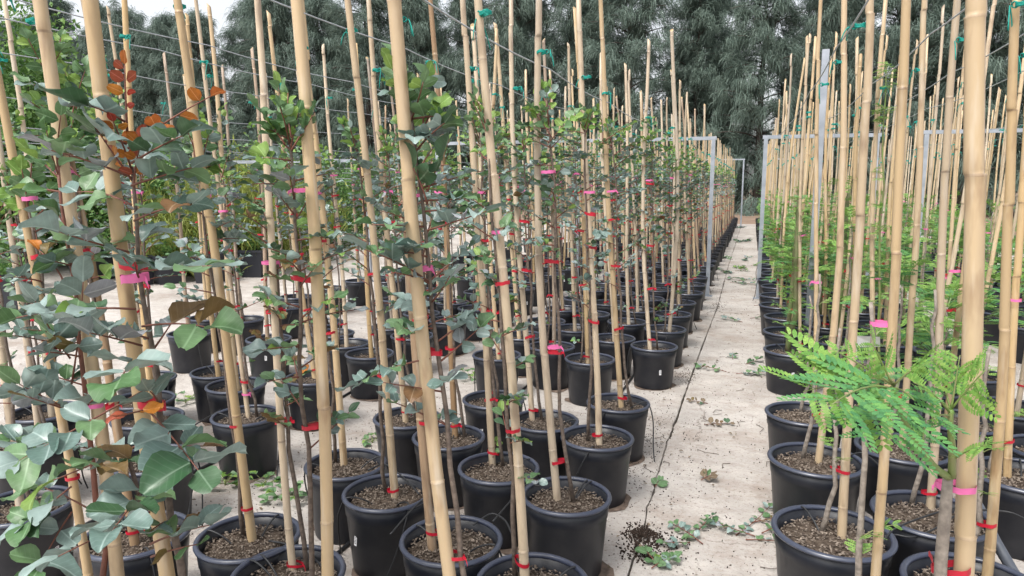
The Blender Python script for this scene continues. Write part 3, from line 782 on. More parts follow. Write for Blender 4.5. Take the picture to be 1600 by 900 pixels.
# ------------------------------------------------------------------ hedge shrubs on the far side of the empty beds
def shrub(seed, rx, rz, leafsize, mat, nclump=190, per=62, upright=0.0):
    r = np.random.default_rng(seed)
    sb = MB(); cen = []
    for i in range(9):
        a = r.uniform(0, 6.28); t = np.linspace(0, 1, 5)[:, None]; q = r.uniform(.25, .8)*rx
        e = np.array([math.cos(a)*q, math.sin(a)*q, rz*r.uniform(1.1, 1.7)])
        sb.tube(np.array([0, 0, -.05]) + e*t + r.normal(0, .05, (5, 3))*t, np.linspace(.035, .008, 5), 5, caps=False)
    for i in range(nclump):
        u = unit(r.normal(0, 1, 3)); q = r.uniform(.35, 1.0)**.5*(1 + .22*math.sin(u[0]*5 + seed) + .18*math.sin(u[2]*7 + seed*2))
        c = np.array([u[0]*rx*q, u[1]*rx*q, rz + u[2]*rz*q])
        if c[2] > .1: cen.append(c)
    cen = np.array(cen); n = len(cen); N = n*per
    P = np.repeat(cen, per, 0) + r.normal(0, .17, (N, 3))*np.repeat(r.uniform(.7, 1.3, n), per)[:, None]
    d = r.normal(0, 1, (N, 3)) + np.array([0, 0, upright]); d /= np.linalg.norm(d, axis=1)[:, None]
    s = np.cross(d, r.normal(0, .5, (N, 3)) + np.array([0, 0, 1])); s /= np.linalg.norm(s, axis=1)[:, None] + 1e-9
    nn = np.cross(s, d); L = leafsize*r.uniform(.6, 1.3, N)[:, None]
    wd = .30 if upright < 1 else .06
    V = np.stack([P, P + d*L*.5 + s*L*wd + nn*L*.08, P + d*L, P + d*L*.5 - s*L*wd + nn*L*.08], 1).reshape(-1, 3)
    V[:, 2] = np.maximum(V[:, 2], 0.0)
    b = MB(); b.add(V, [(i, i+1, i+2, i+3) for i in range(0, 4*N, 4)])
    return sb.mesh('stems', ['trunk_bark']), b.mesh('crown', [mat], smooth=False)
SHR = [shrub(1, 1.5, 1.75, .085, 'hedge_leaf'), shrub(2, 1.3, 1.25, .075, 'hedge_leaf'), shrub(3, 1.1, .75, .22, 'hedge_leaf_yellow', 150, 60, 1.6), shrub(4, 1.5, 1.3, .07, 'leaf_dark')]
def put_shrub(k, x, y, s, lab, cat='shrub', group=None, sz=1.0):
    o = link('shrub' if k != 2 else 'grassy_bush', None, loc=(x, y, -.045), rot=(0, 0, R(0, 6.28))); o.scale = (s, s, s*sz)
    tag(o, lab, cat, group); link('stems', SHR[k][0], o); tag(link('crown', SHR[k][1], o), kind='stuff'); return o
random.seed(41)
HG = 'hedge shrubs behind the empty wired beds'
for i, (px, dep, k, s, sz) in enumerate([(-90, 11.5, 0, 1.25, 1.05), (20, 12.6, 0, 1.2, 1.0), (95, 13.5, 0, 1.05, .95), (170, 14.5, 3, 1.05, .85), (240, 12.6, 1, 1.0, .85), (310, 13.2, 1, .95, .8),
                                     (385, 15.0, 3, .95, .8), (450, 16.5, 1, 1.0, .8), (515, 17.5, 0, .9, .62), (580, 19, 1, 1.05, .8), (-30, 13.8, 1, 1.25, 1.15)]):
    P = CP + ray(px, 400)*dep
    put_shrub(k, P[0], P[1], s, ('%s hedge shrub behind the empty beds, %s from the square-pot corner' % ('leafy green' if k != 3 else 'dark green', ORD[i])), 'shrub', HG if k != 3 else HG + ', dark ones', sz)
for px, dep, s in [(365, 12.2, 1.0), (285, 11.6, .7), (440, 13.6, .9)]:
    P = CP + ray(px, 380)*dep
    put_shrub(2, P[0], P[1], s, {1.0: 'largest yellow-green bush of thin blades in front of the hedge', .7: 'smallest yellow-green bush of thin blades before the hedge', .9: 'yellow-green bush of thin blades behind the low trellis'}[s], 'bush', 'grassy bushes by the hedge', 1.1)

# ------------------------------------------------------------------ steel frames and wires
def tube_frame(xs, y, h, label, group, post=0.05):
    o = link('wire_trellis', None, loc=(xs[0], y, 0)); tag(o, label, 'trellis', group)
    for x in xs:
        b = MB(); b.box((x - xs[0], 0, (h - post/2)/2 - .0), (post, post, h - post/2)); link('post', b.mesh('post', ['galvanised'], smooth=False), o)
        b = MB(); b.box((x - xs[0], 0, .003), (.13, .13, .006)); link('base_plate', b.mesh('base_plate', ['galvanised'], smooth=False), o)
    b = MB(); b.box(((xs[-1] - xs[0])/2, 0, h), (abs(xs[-1] - xs[0]) + post + .03, post*.9, post*.9)); link('crossbar', b.mesh('crossbar', ['galvanised'], smooth=False), o)
    return o
GF = 'galvanised trellises carrying the wires'
tube_frame([-.53, -2.35, -4.51], 9.8, 2.10, 'galvanised steel trellis across the carob rows, its end post beside the path', GF)
tube_frame([.12, 1.41], 9.8, 2.10, 'galvanised steel trellis across the feathery saplings, its end post beside the path', GF)
tube_frame([1.94, 4.6], 9.8, 2.12, 'galvanised steel trellis standing over the second bed of feathery saplings', GF)
tube_frame([-.38, -2.2, -4.2], 26.8, 2.38, 'galvanised steel trellis at the far end of the carob rows', GF)
tube_frame([.30, 2.1], 26.8, 2.38, 'galvanised steel trellis at the far end of the feathery sapling rows', GF)
tube_frame([-5.6, -9.2], 9.6, 1.86, 'low galvanised trellis over the empty beds by the hedge', GF)
b = MB(); b.box((0, 0, 1.30), (.055, .055, 2.60)); b.box((0, 0, .003), (.14, .14, .006))
tag(link('steel_post', b.mesh('steel_post', ['galvanised'], smooth=False), loc=(.51, 6.55, 0)), 'single tall galvanised post rising among the feathery saplings beyond the cross gap', 'post')

def wire(name, pts, label, group, r=.0028):
    b = MB(); P = [np.asarray(pts[0], float)]
    for a, c in zip(pts[:-1], pts[1:]):
        a = np.asarray(a, float); c = np.asarray(c, float); n = 6
        for i in range(1, n+1):
            t = i/n; q = a*(1-t) + c*t; q[2] -= 4*t*(1-t)*min(.03, .012*np.linalg.norm(c-a)); P.append(q)
    b.tube(P, r, 5); return tag(link(name, b.mesh(name, ['wire_steel'])), label, 'wire', group)
WG = 'support wires strung along the rows'
WL = [(-.82, 1.97), (-1.50, 2.10), (-2.55, 2.17), (-2.87, 2.17), (-3.35, 2.12), (-4.45, 2.05)]
WR = [(.26, 1.99), (.56, 2.02), (.92, 2.06), (1.28, 2.08), (2.55, 2.1), (3.1, 2.1)]
WLAB = ['over the two sapling columns edging the path', 'over the third and fourth carob columns from the path', 'over the first columns past the carob aisle', 'just beyond the first wire past the carob aisle', 'over the middle of the second carob bed', 'over the last carob columns before the empty beds']
WLABR = ['over the feathery sapling column edging the path', 'over the second feathery column from the path', 'over the third feathery column from the path', 'over the fourth feathery column from the path', 'over the near side of the second feathery bed', 'over the far side of the second feathery bed']
for (x, z), lb in zip(WL, WLAB):
    wire('support_wire', [(x, .2, z - .02), (x, 1.6, z), (x, 2.9, z), (x, 4.2, z), (x, 5.7, z+.01), (x, 7.5, z + .04), (x, 9.8, 2.132), (x, 15, 2.1), (x, 21, 2.2), (x, 26.8, 2.40)], 'thin steel support wire ' + lb, WG)
for (x, z), lb in zip(WR, WLABR):
    wire('support_wire', [(x, .2, z), (x, 1.6, z), (x, 2.9, z), (x, 4.2, z), (x, 6.55, z+.02), (x, 9.8, 2.132), (x, 15, 2.1), (x, 21, 2.2), (x, 26.8, 2.40)], 'thin steel support wire ' + lb, WG)
for k, (x, z) in enumerate([(-5.3, 1.98), (-5.9, 1.90), (-6.5, 1.93), (-7.1, 1.84), (-7.7, 1.88), (-8.3, 1.80), (-8.9, 1.83), (-9.2, 1.75), (-6.2, 1.62), (-7.4, 1.66), (-8.6, 1.62)]):
    wire('support_wire', [(x, -1, z), (x, 3, z-.04), (x, 6.5, z), (x, 9.6, z - .02), (x, 16, z - .05), (x, 24, z)], 'bare steel wire over the empty beds by the hedge', 'bare wires over the empty beds', .0034)

# ------------------------------------------------------------------ saplings
def pot_parts(o, wide, near, sticker=None, turn=0.0):
    p = link('pot', POT_ME, o, rot=(0, 0, turn)); p.scale = (wide, wide, 1)
    link('rim', RIM_ME, p)
    if sticker is not None:
        q = link('label_sticker', STICK_ME, p)
        z = R(.14, .2); rr = .1405 + (z - .01)/.222*.0195 + .0012
        a = sticker - turn
        q.matrix_basis = Matrix.Rotation(a + math.pi/2, 4, 'Z') @ Matrix.Translation((0, -rr, z)) @ Matrix.Rotation(-.088, 4, 'X')
    s = link('soil', random.choice(SOIL_NEAR if near else SOIL_MID), o, rot=(0, 0, R(0, 6.28))); s.scale = (wide, wide, 1)
    return p
def sapling(X, Y, kind, lean, cane, label, group, ties=True, near=False, wire_z=None, stem_side=None, variant=None, sticker=None, base=(0, 0), drip=True, foliage=True):
    """mid-distance sapling with its parts"""
    o = link('potted_carob_sapling' if kind == 'carob' else 'potted_feathery_sapling', None, loc=(X, Y, 0))
    tag(o, label, 'potted sapling', group)
    wide = 1.0 if kind == 'carob' else 1.15
    pot_parts(o, wide, near, sticker, R(0, 6.28))
    d = unit((lean[0], lean[1], 1.0)); Z = zframe(d); a = stem_side if stem_side is not None else R(-2.6, 2.6)
    ca, sa = math.cos(a), math.sin(a); M = Z @ np.array([[ca, -sa, 0], [sa, ca, 0], [0, 0, 1]])
    bp = np.array([base[0], base[1], SOIL_Z - .05])
    link('bamboo_cane', cane, o, mat4=mat4(M, bp))
    fp = bp + d*.05
    if variant is None: variant = random.choice(CAROB if kind == 'carob' else FEATHER)
    st, fo, top = variant
    link('stem', st, o, mat4=mat4(M, fp))
    if foliage: tag(link('foliage', fo, o, mat4=mat4(M, fp)), kind='stuff')
    hs = [R(.03, .2), R(.34, .6), R(.72, .95), R(1.02, 1.25)] if kind == 'carob' else [R(.05, .25)] + ([R(.4, .75)] if random.random() < .6 else [])
    for q, z in enumerate(hs):
        link('red_ribbon_tie', random.choice(RED_TIES), o, mat4=mat4(M, fp + d*z))
    if random.random() < (.75 if kind == 'carob' else .45): link('pink_ribbon_tie', random.choice(PINK_TIES), o, mat4=mat4(M, fp + d*(R(1.2, 1.4) if kind == 'carob' else R(.6, .9))))
    if wire_z: link('string_tie', random.choice(STRINGS), o, mat4=mat4(M, bp + d*(wire_z - bp[2])/d[2]))
    if drip: link('drip_tube', random.choice(DRIPS), o, rot=(0, 0, R(0, 6.28))).scale = (wide, wide, 1)
    return o

def near_carob(X, Y, canetop, canebase, cane, label, top=1.5, low=.45, ntw=22, pal=PAL_BLUE, size=.058, stem_side=0.0, ties=(.06, .45, .8, 1.05), pinks=(1.2,), wire_z=1.97, sticker=None, extra=(), topred=False, stem_r=.0085, bark='stem_bark', ln=(.06, .14), brown=False, big=()):
    """a carob close to the path: every leaf its own piece. canetop/canebase are points of the place"""
    o = link('potted_carob_sapling', None, loc=(X, Y, 0))
    tag(o, label, 'potted sapling', 'carob saplings in front of the cross gap')
    org = np.array([X, Y, 0])
    pot_parts(o, 1.0, True, sticker, R(0, 6.28))
    bw = np.asarray(canebase, float) - org; tw = np.asarray(canetop, float) - org
    rr = math.hypot(bw[0], bw[1])
    if rr > .125: bw[:2] *= .125/rr
    d = unit(tw - bw); Z = zframe(d)
    ca, sa = math.cos(stem_side), math.sin(stem_side); M = Z @ np.array([[ca, -sa, 0], [sa, ca, 0], [0, 0, 1]])
    bp = bw - d*.05
    link('bamboo_cane', cane, o, mat4=mat4(M, bp))
    path = np.array(stem_path(random, top)); P = path @ M.T + bw
    b = MB(); b.tube(P, np.linspace(stem_r, .0032, len(P)), 7); link('stem', b.mesh('stem', [bark]), o)
    for z in ties: link('red_ribbon_tie', random.choice(RED_TIES), o, mat4=mat4(M, bw + d*z))
    for z in pinks: link('pink_ribbon_tie', random.choice(PINK_TIES), o, mat4=mat4(M, bw + d*z))
    for py, col in big:       # broad ribbons, height read off the photograph
        q = at_plane(canebase[0]*0 + 200, py, canebase); zz = (q[2] - SOIL_Z)/d[2]
        link(col + '_ribbon_tie', RED_TIES[3] if col == 'red' else PINK_TIES[1], o, mat4=mat4(M @ np.diag([1.1, 1.1, 1.6]), bw + d*zz))
    if wire_z: link('string_tie', random.choice(STRINGS), o, mat4=mat4(M, bp + d*(wire_z - bp[2])/d[2]))
    for _ in range(2): link('drip_tube', random.choice(DRIPS), o, rot=(0, 0, R(0, 6.28)))
    def add_twig(p0, p1, pairs, sz, pal, t0=.3, upv=(0, 0, 1), spread=1.0):
        pts, lv = twig_leaves(p0, p1, pairs, sz, upv=upv, t0=t0, spread=spread)
        b = MB(); b.tube(pts, np.linspace(.0026, .0011, 7), 5); tw_ = link('twig', b.mesh('twig', ['twig_red']), o)
        for p, MM, s, t in lv:
            k = random.randrange(9) if random.random() < .93 else 9 + random.randrange(2)
            link('leaf', leaf_mesh(pick(pal), k), tw_, mat4=mat4(MM*s, p))
    ntw = int(ntw*1.2)
    for k in range(ntw):
        u = (k + R(0, 1))/ntw; z = low + (top - low)*u**.8
        zz = min(z, top-.01); q = stem_at(path, zz) @ M.T + bw
        a = R(0, 6.283); l = R(*ln)*(1.15 - .4*u)
        p1 = q + np.array([math.cos(a)*l, math.sin(a)*l, l*R(.0, .75)])
        add_twig(q, p1, random.choice((2, 2, 3, 3)), size*R(.72, .95), PAL_TOP if (u > .88 and not topred) else pal)
    for k in range(3):     # leading shoot
        q = P[-1] + np.array([0, 0, -.05 + .02*k]); a = R(0, 6.28)
        add_twig(q, q + np.array([math.cos(a)*.05, math.sin(a)*.05, R(.08, .13)]), 3, size*(.45 if topred else .7), PAL_RED if topred else PAL_TOP, t0=.15)
    for e in extra:
        (sx, sy), (ex, ey), pairs, sz, pl = e[:5]; off = e[5] if len(e) > 5 else 0.0
        p0 = at_plane(sx, sy, canebase, e[6] if len(e) > 6 else -.03) - org; p1 = at_plane(ex, ey, canebase, off) - org
        add_twig(p0, p1, pairs, sz, pl, t0=.22)
    return o

placed = []
EXTRA_FEET = []
def ok(X, Y, gap=.30):
    return all((X-x)**2 + (Y-y)**2 > gap*gap for x, y in placed)

# near carobs: pot by rim pixel (or base), cane by two pixels
def near(rim, top_px, base_px, label, cane=None, xy=None, **kw):
    if xy is None:
        c = at_z(rim[0], rim[1], POT_H)
    else: c = np.array([xy[0], xy[1], 0])
    bz = at_z(base_px[0], base_px[1], SOIL_Z)
    tz = at_plane(top_px[0], top_px[1], bz)
    placed.append((c[0], c[1]))
    return near_carob(c[0], c[1], tz, bz, cane or random.choice(CANES), label, **kw)

random.seed(77)
def ctr(px): 
    p = at_z(px[0], px[1], SOIL_Z); return (p[0], p[1])
STK = math.atan2(-1, -.1)
# the big plant in the corner, with red shoot
near(None, (147, 0), (300, 1145), 'tallest carob in the corner bed, crowned by a red and orange new shoot', CANES_THICK[0], xy=ctr((300, 1145)), top=1.27, low=.42, ntw=7, size=.062, stem_side=.15, topred=True,
     ties=(.05,), pinks=(), big=((413, 'red'), (435, 'pink'), (630, 'red')), wire_z=None, stem_r=.011, extra=[
    ((199, 205), (195, 100), 4, .026, [('red', 4), ('orange', 1)], -.04), ((200, 232), (330, 150), 3, .036, PAL_ORANGE, -.06), ((195, 190), (140, 165), 1, .085, PAL_BLUE, -.08), ((198, 225), (150, 205), 2, .075, PAL_BLUE, -.06),
    ((200, 275), (80, 235), 3, .062, PAL_BLUE, -.12), ((205, 255), (285, 212), 3, .060, PAL_BLUE, -.10), ((205, 290), (300, 262), 3, .062, PAL_BLUE, -.05), ((205, 320), (120, 300), 3, .062, PAL_BLUE, .10),
    ((208, 395), (92, 362), 3, .068, PAL_BLUE, -.15), ((210, 345), (300, 318), 3, .065, PAL_BLUE, -.12), ((214, 425), (340, 415), 3, .080, PAL_BLUE, -.16), ((212, 483), (10, 500), 5, .072, PAL_MIX, -.10),
    ((222, 510), (328, 512), 2, .085, PAL_BRONZE, -.10), ((222, 540), (140, 520), 2, .090, PAL_BLUE, -.15), ((224, 560), (190, 590), 2, .085, PAL_BLUE, -.22), ((226, 610), (30, 720), 5, .075, PAL_MIX, -.20),
    ((230, 640), (310, 735), 4, .080, PAL_BLUE, -.24), ((230, 690), (60, 760), 3, .080, PAL_MIX, -.12), ((232, 720), (150, 730), 3, .070, PAL_BRONZE, -.18), ((232, 745), (175, 830), 4, .082, PAL_BLUE, -.28),
    ((234, 800), (90, 870), 3, .085, PAL_BLUE, -.20), ((235, 850), (330, 820), 2, .070, PAL_BLUE, -.1), ((236, 870), (310, 850), 2, .05, PAL_BRONZE, -.1), ((236, 640), (190, 650), 2, .05, PAL_RED, -.2)])
# wide ribbons round that cane and its stem are added below with the bows
near(None, (77, 0), (195, 1040), 'thick-caned carob in the corner bed with dark red twigs, beside the red-shooted one', CANES_THICK[1], xy=ctr((180, 1035)), top=1.30, low=.40, ntw=10, size=.060, stem_side=-2.9,
     ties=(.10, .42), pinks=(.70,), wire_z=None, stem_r=.009, bark='twig_red', extra=[
    ((112, 600), (130, 440), 3, .060, PAL_BLUE, -.1), ((110, 560), (55, 470), 3, .070, PAL_MIX, -.1), ((110, 640), (30, 600), 3, .070, PAL_BLUE, -.1), ((112, 700), (15, 690), 3, .07, PAL_BLUE, -.1), ((115, 650), (175, 610), 2, .07, PAL_BLUE, -.1),
    ((100, 440), (60, 390), 2, .05, PAL_BRONZE, 0.), ((112, 760), (40, 820), 3, .075, PAL_MIX, -.1), ((112, 800), (60, 890), 3, .08, PAL_BLUE, -.15)])
near(None, (3, 22), (150, 985), 'slim-caned carob in the corner bed next to the pot with a barcode sticker', CANES_THIN[0], xy=ctr((128, 985)), top=1.2, low=.66, ntw=10, size=.055, wire_z=2.02, stem_side=2.6)
near(None, (44, 0), (210, 852), 'carob on a brown speckled cane with green leaves at its head, in the corner bed', CANES_BROWN[0], xy=ctr((215, 850)), top=1.62, low=.66, ntw=16, pal=PAL_MIX, size=.055, wire_z=2.0, ties=(.05, .5, 1.02), pinks=(1.28,), stem_side=1.2,
     extra=[((120, 170), (100, 110), 4, .045, PAL_TOP), ((110, 190), (135, 105), 4, .045, PAL_TOP), ((100, 200), (60, 160), 3, .05, PAL_TOP), ((112, 230), (150, 230), 3, .05, PAL_TOP), ((110, 260), (150, 300), 3, .05, PAL_TOP), ((112, 240), (55, 215), 2, .05, PAL_BLUE)])
near((35, 787), (-60, 0), (33, 803), 'sparse carob in a black pot with a white barcode sticker, first column past the aisle', CANES[0], top=1.1, low=.35, ntw=8, size=.055, wire_z=2.1, ties=(.03, .5, .9), sticker=.02)
near((45, 688), (0, 190), (63, 690), 'carob in the second bed, one pot in from the barcode-stickered pot', CANES[1], top=1.25, low=.66, ntw=12, size=.05, wire_z=2.1)
near((238, 715), (190, 0), (245, 722), 'carob in the second bed behind the red-shooted plant', CANES[2], top=1.3, low=.66, ntw=14, size=.05, wire_z=2.1)
# bed beside the path
near(None, (455, 0), (512, 1010), 'carob with bronze-flecked leaves on a pale cane, at the front of the path-side bed', CANES_THICK[2], xy=ctr((512, 1010)), top=1.36, low=.55, ntw=22, pal=PAL_MIX, size=.052, wire_z=2.0, ties=(.12, .62, 1.0), pinks=(1.22,), stem_side=-2.9,
     extra=[((445, 225), (402, 165), 4, .042, PAL_TOP), ((455, 235), (492, 175), 4, .042, PAL_TOP), ((455, 215), (450, 145), 3, .04, PAL_TOP)])
near((450, 893), (385, 0), (458, 890), 'slender carob with bronze low leaves, its pot cut by the aisle corner', CANES_THIN[1], top=1.25, low=.45, ntw=14, pal=PAL_BRONZE, size=.046, wire_z=2.05, ties=(.02, .5, .85), stem_side=.3, pinks=(1.0,))
near((388, 835), (280, 0), (394, 845), 'bare-stemmed carob beside the aisle, cane leaning over bare concrete', CANES[3], top=1.32, low=.72, ntw=12, size=.050, wire_z=2.05, ties=(.12, .42, .85), stem_side=2.8)
near(None, (605, 0), (728, 1080), 'carob with a large dark leaf and pink tie on thick path-side cane', CANES_THICK[3], xy=ctr((728, 1080)), top=1.42, low=.62, ntw=20, size=.050, wire_z=1.98, ties=(.12, .36, .86), pinks=(1.05,), stem_side=.1,
     extra=[((668, 320), (645, 262), 1, .075, [('dark', 1)], -.05), ((668, 300), (690, 250), 1, .06, [('dark', 1)], -.03), ((670, 440), (570, 390), 3, .055, PAL_BLUE, -.1), ((668, 360), (760, 330), 3, .055, PAL_BLUE, -.08), ((672, 560), (560, 600), 4, .05, PAL_BLUE, -.05), ((660, 210), (668, 120), 4, .042, PAL_TOP, .05), ((662, 200), (690, 160), 3, .042, PAL_TOP, .05)])
near((705, 840), (620, 0), (676, 857), 'carob in path-side bed, pot in second column with two canes crossing its rim', CANES_BROWN[1], top=1.25, low=.66, ntw=14, size=.048, wire_z=2.0, stem_side=.4)
near((832, 907), (757, 0), (820, 912), 'carob in the first pot of the column edging the path', CANES[4], top=1.38, low=.30, ntw=18, pal=PAL_MIX, size=.045, wire_z=1.97, ties=(.07, .5, .95), pinks=(1.1,), stem_side=2.6)
near((885, 771), (843, 0), (872, 782), 'carob with bare lower stem, second pot in the column edging the path', CANES[5], top=1.50, low=.95, ntw=16, pal=PAL_MIX, size=.045, wire_z=1.97, ties=(.16, .6, .95), pinks=(.62, 1.28), stem_side=.2,
     extra=[((862, 215), (830, 170), 4, .045, PAL_TOP), ((860, 220), (900, 180), 4, .045, PAL_TOP), ((858, 230), (815, 215), 3, .045, PAL_TOP)])
near((933, 681), (914, 0), (936, 695), 'carob standing third in the column edging the path', CANES[6], top=1.50, low=.62, ntw=20, size=.045, wire_z=1.97, ties=(.05, .6, .95, 1.1), stem_side=2.9,
     extra=[((945, 220), (985, 195), 3, .045, PAL_TOP), ((942, 225), (935, 165), 4, .04, PAL_TOP)])
near((966, 627), (938, 0), (971, 637), 'carob in the column edging the path, last before the cross gap', CANES[7], top=1.48, low=.6, ntw=20, size=.045, wire_z=1.97)
near((540, 722), (468, 0), (537, 726), 'carob by the aisle with a barcode sticker on its pot and a grey bare stem', CANES[8], top=1.35, low=.62, ntw=16, size=.047, wire_z=2.05, stem_side=3.0, sticker=-1.63, ties=(.22, .6, 1.0))
near((605, 766), (547, 0), (617, 777), 'carob in third path-side column, red tie at the soil, sticker on pot', CANES[0], top=1.40, low=.70, ntw=16, size=.047, wire_z=2.05, ties=(.03, .5, .9), stem_side=2.9, sticker=-1.98)
near((701, 680), (664, 0), (711, 683), 'carob in third path-side column, third pot from the near end', CANES_BROWN[2], top=1.35, low=.70, ntw=16, size=.047, wire_z=2.05)
near((779, 728), (730, 0), (768, 724), 'carob in second path-side column with tiny green sprouts at its foot', CANES[1], top=1.45, low=.66, ntw=18, pal=PAL_MIX, size=.046, wire_z=1.97, extra=[((770, 715), (775, 690), 2, .03, PAL_TOP)], ties=(.06, .3, .7, 1.0))
near((851, 655), (800, 0), (829, 655), 'carob in second path-side column, last before the cross gap', CANES[2], top=1.42, low=.70, ntw=18, size=.046, wire_z=1.97)
near((636, 650), (580, 22), (634, 660), 'carob beside the aisle, last pot of its column before the cross gap', CANES[3], top=1.40, low=.70, ntw=16, size=.046, wire_z=2.05)
near((771, 622), (730, 0), (765, 628), 'carob in third path-side column, last before the cross gap', CANES[4], top=1.42, low=.66, ntw=18, size=.046, wire_z=2.05, sticker=-1.65)
near((384, 647), (310, 40), (388, 652), 'carob in the second bed at the aisle, pink tie close above the soil', CANES_THIN[2], top=1.3, low=.66, ntw=14, size=.047, wire_z=2.1, ties=(.20, .6, .9), pinks=(.13, 1.1))
near((489, 588), (425, 70), (492, 592), 'carob in the second bed at the aisle, last pot before the cross gap', CANES[5], top=1.38, low=.66, ntw=14, size=.047, wire_z=2.1)

# rest of the carob beds
def lean_c(): return (R(-.085, -.015), R(-.035, .035))
cols = [(-.66, 5.19, .70, 32, 'edging the path'), (-1.01, 4.69, .69, 33, 'second from the path'), (-1.37, 4.96, .69, 33, 'third from the path'), (-1.68, 4.58, .66, 35, 'fourth from path, beside aisle'),
        (-2.54, 4.30, .68, 33, 'first past the aisle'), (-2.88, 4.55, .68, 33, 'second past the aisle'), (-3.21, 4.86, .68, 32, 'third past the aisle'), (-3.52, 4.52, .68, 33, 'fourth past the aisle'),
        (-4.30, 4.45, .66, 33, 'fifth past the aisle'), (-4.63, 5.05, .66, 32, 'last before the empty beds')]
todo = []
for c, (x, y0, st, n, lb) in enumerate(cols):
    for i in range(n):
        Y = y0 + st*i + R(-.03, .03); X = x + R(-.025, .025)
        if Y > 27.5: break
        if (c >= 8 and random.random() < .42) or (c in (6, 7) and random.random() < .18): continue
        todo.append((Y, X, c, i, lb))
for X, Y, lb in [(-2.92, 2.72, 'second past the aisle'), (-3.2, 2.95, 'third past the aisle'), (-3.52, 2.62, 'fourth past the aisle'), (-2.90, 3.36, 'second past the aisle'), (-3.53, 3.3, 'fourth past the aisle'), (-3.22, 3.58, 'third past the aisle'), (-3.45, 1.98, 'fourth past the aisle'), (-2.56, 3.0, None)]:
    if lb and ok(X, Y, .33): todo.append((Y, X, 90, {2.72: 0, 2.95: 0, 2.62: 1, 3.36: 1, 3.3: 2, 3.58: 1, 1.98: 0}[Y], lb))
vis = []
for Y, X, c, i, lb in todo:
    px, py, d = proj((X, Y, .3)); px2, py2, d2 = proj((X, Y, 1.2))
    if d < .6 or max(px, px2) < -60 or min(px, px2) > 1660: continue
    vis.append((d, X, Y, c, i, lb))
vis.sort()
LIMIT = 300 - 26
rest = []
for q, (d, X, Y, c, i, lb) in enumerate(vis):
    wz = WL[0][1] if c < 2 else WL[1][1] if c < 4 else 2.12
    if q >= LIMIT: rest.append((X, Y)); continue
    if c == 90:
        lab, grp = 'carob sapling in second bed before the cross gap, %s pot, column %s' % (ORD[i], lb), 'carob saplings in the second bed before the cross gap'
    elif i < 10:
        lab, grp = 'carob sapling, %s pot beyond the cross gap, column %s' % (ORD[i], lb), 'carob saplings beyond the cross gap'
    else:
        lab, grp = 'carob sapling in the far rows, column ' + lb, 'carob saplings in the far rows'
    if d < 11.5:
        EXTRA_FEET.append((X, Y))
        sapling(X, Y, 'carob', lean_c(), random.choice(CANES + CANES_THIN[:2] + CANES_BROWN[:2] + CANES_THICK[:1]), lab, grp, wire_z=wz + R(-.02, .02), sticker=(math.atan2(-Y, -X) + R(-.8, .6)) if random.random() < .4 else None, base=(R(-.03, .03), R(-.03, .03)))
    else:
        o = link('potted_carob_sapling', random.choice(FAR_C)[0], loc=(X, Y, 0), rot=(0, 0, R(-.5, .5))); tag(o, lab, 'potted sapling', grp)
def stuff_rest(name, lst, protos, label, cat):
    if not lst: return
    b = MB(); mats = None
    for X, Y in lst:
        me, pb = random.choice(protos); V = np.concatenate(pb.v) + np.array([X, Y, 0]); b.v.append(V)
        b.f.extend([tuple(i+b.n for i in f) for f in pb.f]); b.m.extend(pb.m); b.n += len(V)
    me0 = bpy.data.meshes.new(name); me0.from_pydata(np.concatenate(b.v).tolist(), [], b.f)
    for m in protos[0][0].materials: me0.materials.append(m)
    me0.polygons.foreach_set('material_index', b.m); me0.update()
    tag(link(name, me0), label, cat, kind='stuff')
stuff_rest('potted_saplings', rest, FAR_C, 'farthest carob saplings massed at the end of the rows', 'potted saplings')

# ------------------------------------------------------------------ feathery saplings on the other side of the path
def feathery(rim, top_px, base_px, label, cane, variant, xy=None, foliage=False, wire_z=2.0, stem_side=2.9, sticker=None, ties=None):
    c = at_z(rim[0], rim[1], POT_H) if xy is None else np.array([xy[0], xy[1], 0])
    bz = at_z(base_px[0], base_px[1], SOIL_Z); tz = at_plane(top_px[0], top_px[1], bz); d = tz - bz
    bo = bz - np.array([c[0], c[1], 0]); q = math.hypot(bo[0], bo[1])
    if q > .14: bo *= .14/q
    placed.append((c[0], c[1]))
    return sapling(c[0], c[1], 'feather', (d[0]/d[2], d[1]/d[2]), cane, label, 'feathery saplings in front of the cross gap', near=True, wire_z=wire_z, stem_side=stem_side, variant=variant, sticker=sticker, base=(bo[0], bo[1]), foliage=foliage)
random.seed(91)
def bare(seed, top):
    random.seed(seed); p = stem_path(random, top, off=.032); b = MB(); b.tube(p, np.linspace(.010, .005, 13), 7)
    fb = MB()
    for k in range(5):
        z = R(.1, top*.95); q = stem_at(p, z); a = R(0, 6.28); l = R(.04, .09)
        frond_geom(fb, q, q + np.array([math.cos(a)*l, math.sin(a)*l, l*.6]), 3, .035, 6, (0, 1))
    return b.mesh('stem', ['pale_bark']), fb.mesh('foliage', ['feather_green', 'green_stem'], smooth=False), top
BARE = [bare(500 + k, (.75, .85, .65, .95)[k]) for k in range(4)]
random.seed(92)
feathery((1301, 827), (1347, 0), (1316, 838), 'bare-stemmed feathery sapling, second pot of the column edging the path', CANES[3], BARE[0], foliage=True)
feathery((1275, 715), (1320, 0), (1278, 722), 'bare-stemmed sapling, third pot of the feathery column edging the path', CANES[5], BARE[1], foliage=True)
feathery((1258, 644), (1295, 0), (1271, 648), 'bare-stemmed sapling, last pot of the feathery path-edge column before the cross gap', CANES_THIN[1], BARE[2], foliage=True)
feathery(None, (1411, 0), (1359, 1035), 'feathery sapling in the first pot of the column edging the path', CANES_THIN[2], BARE[3], xy=(.32, 1.87), foliage=True)
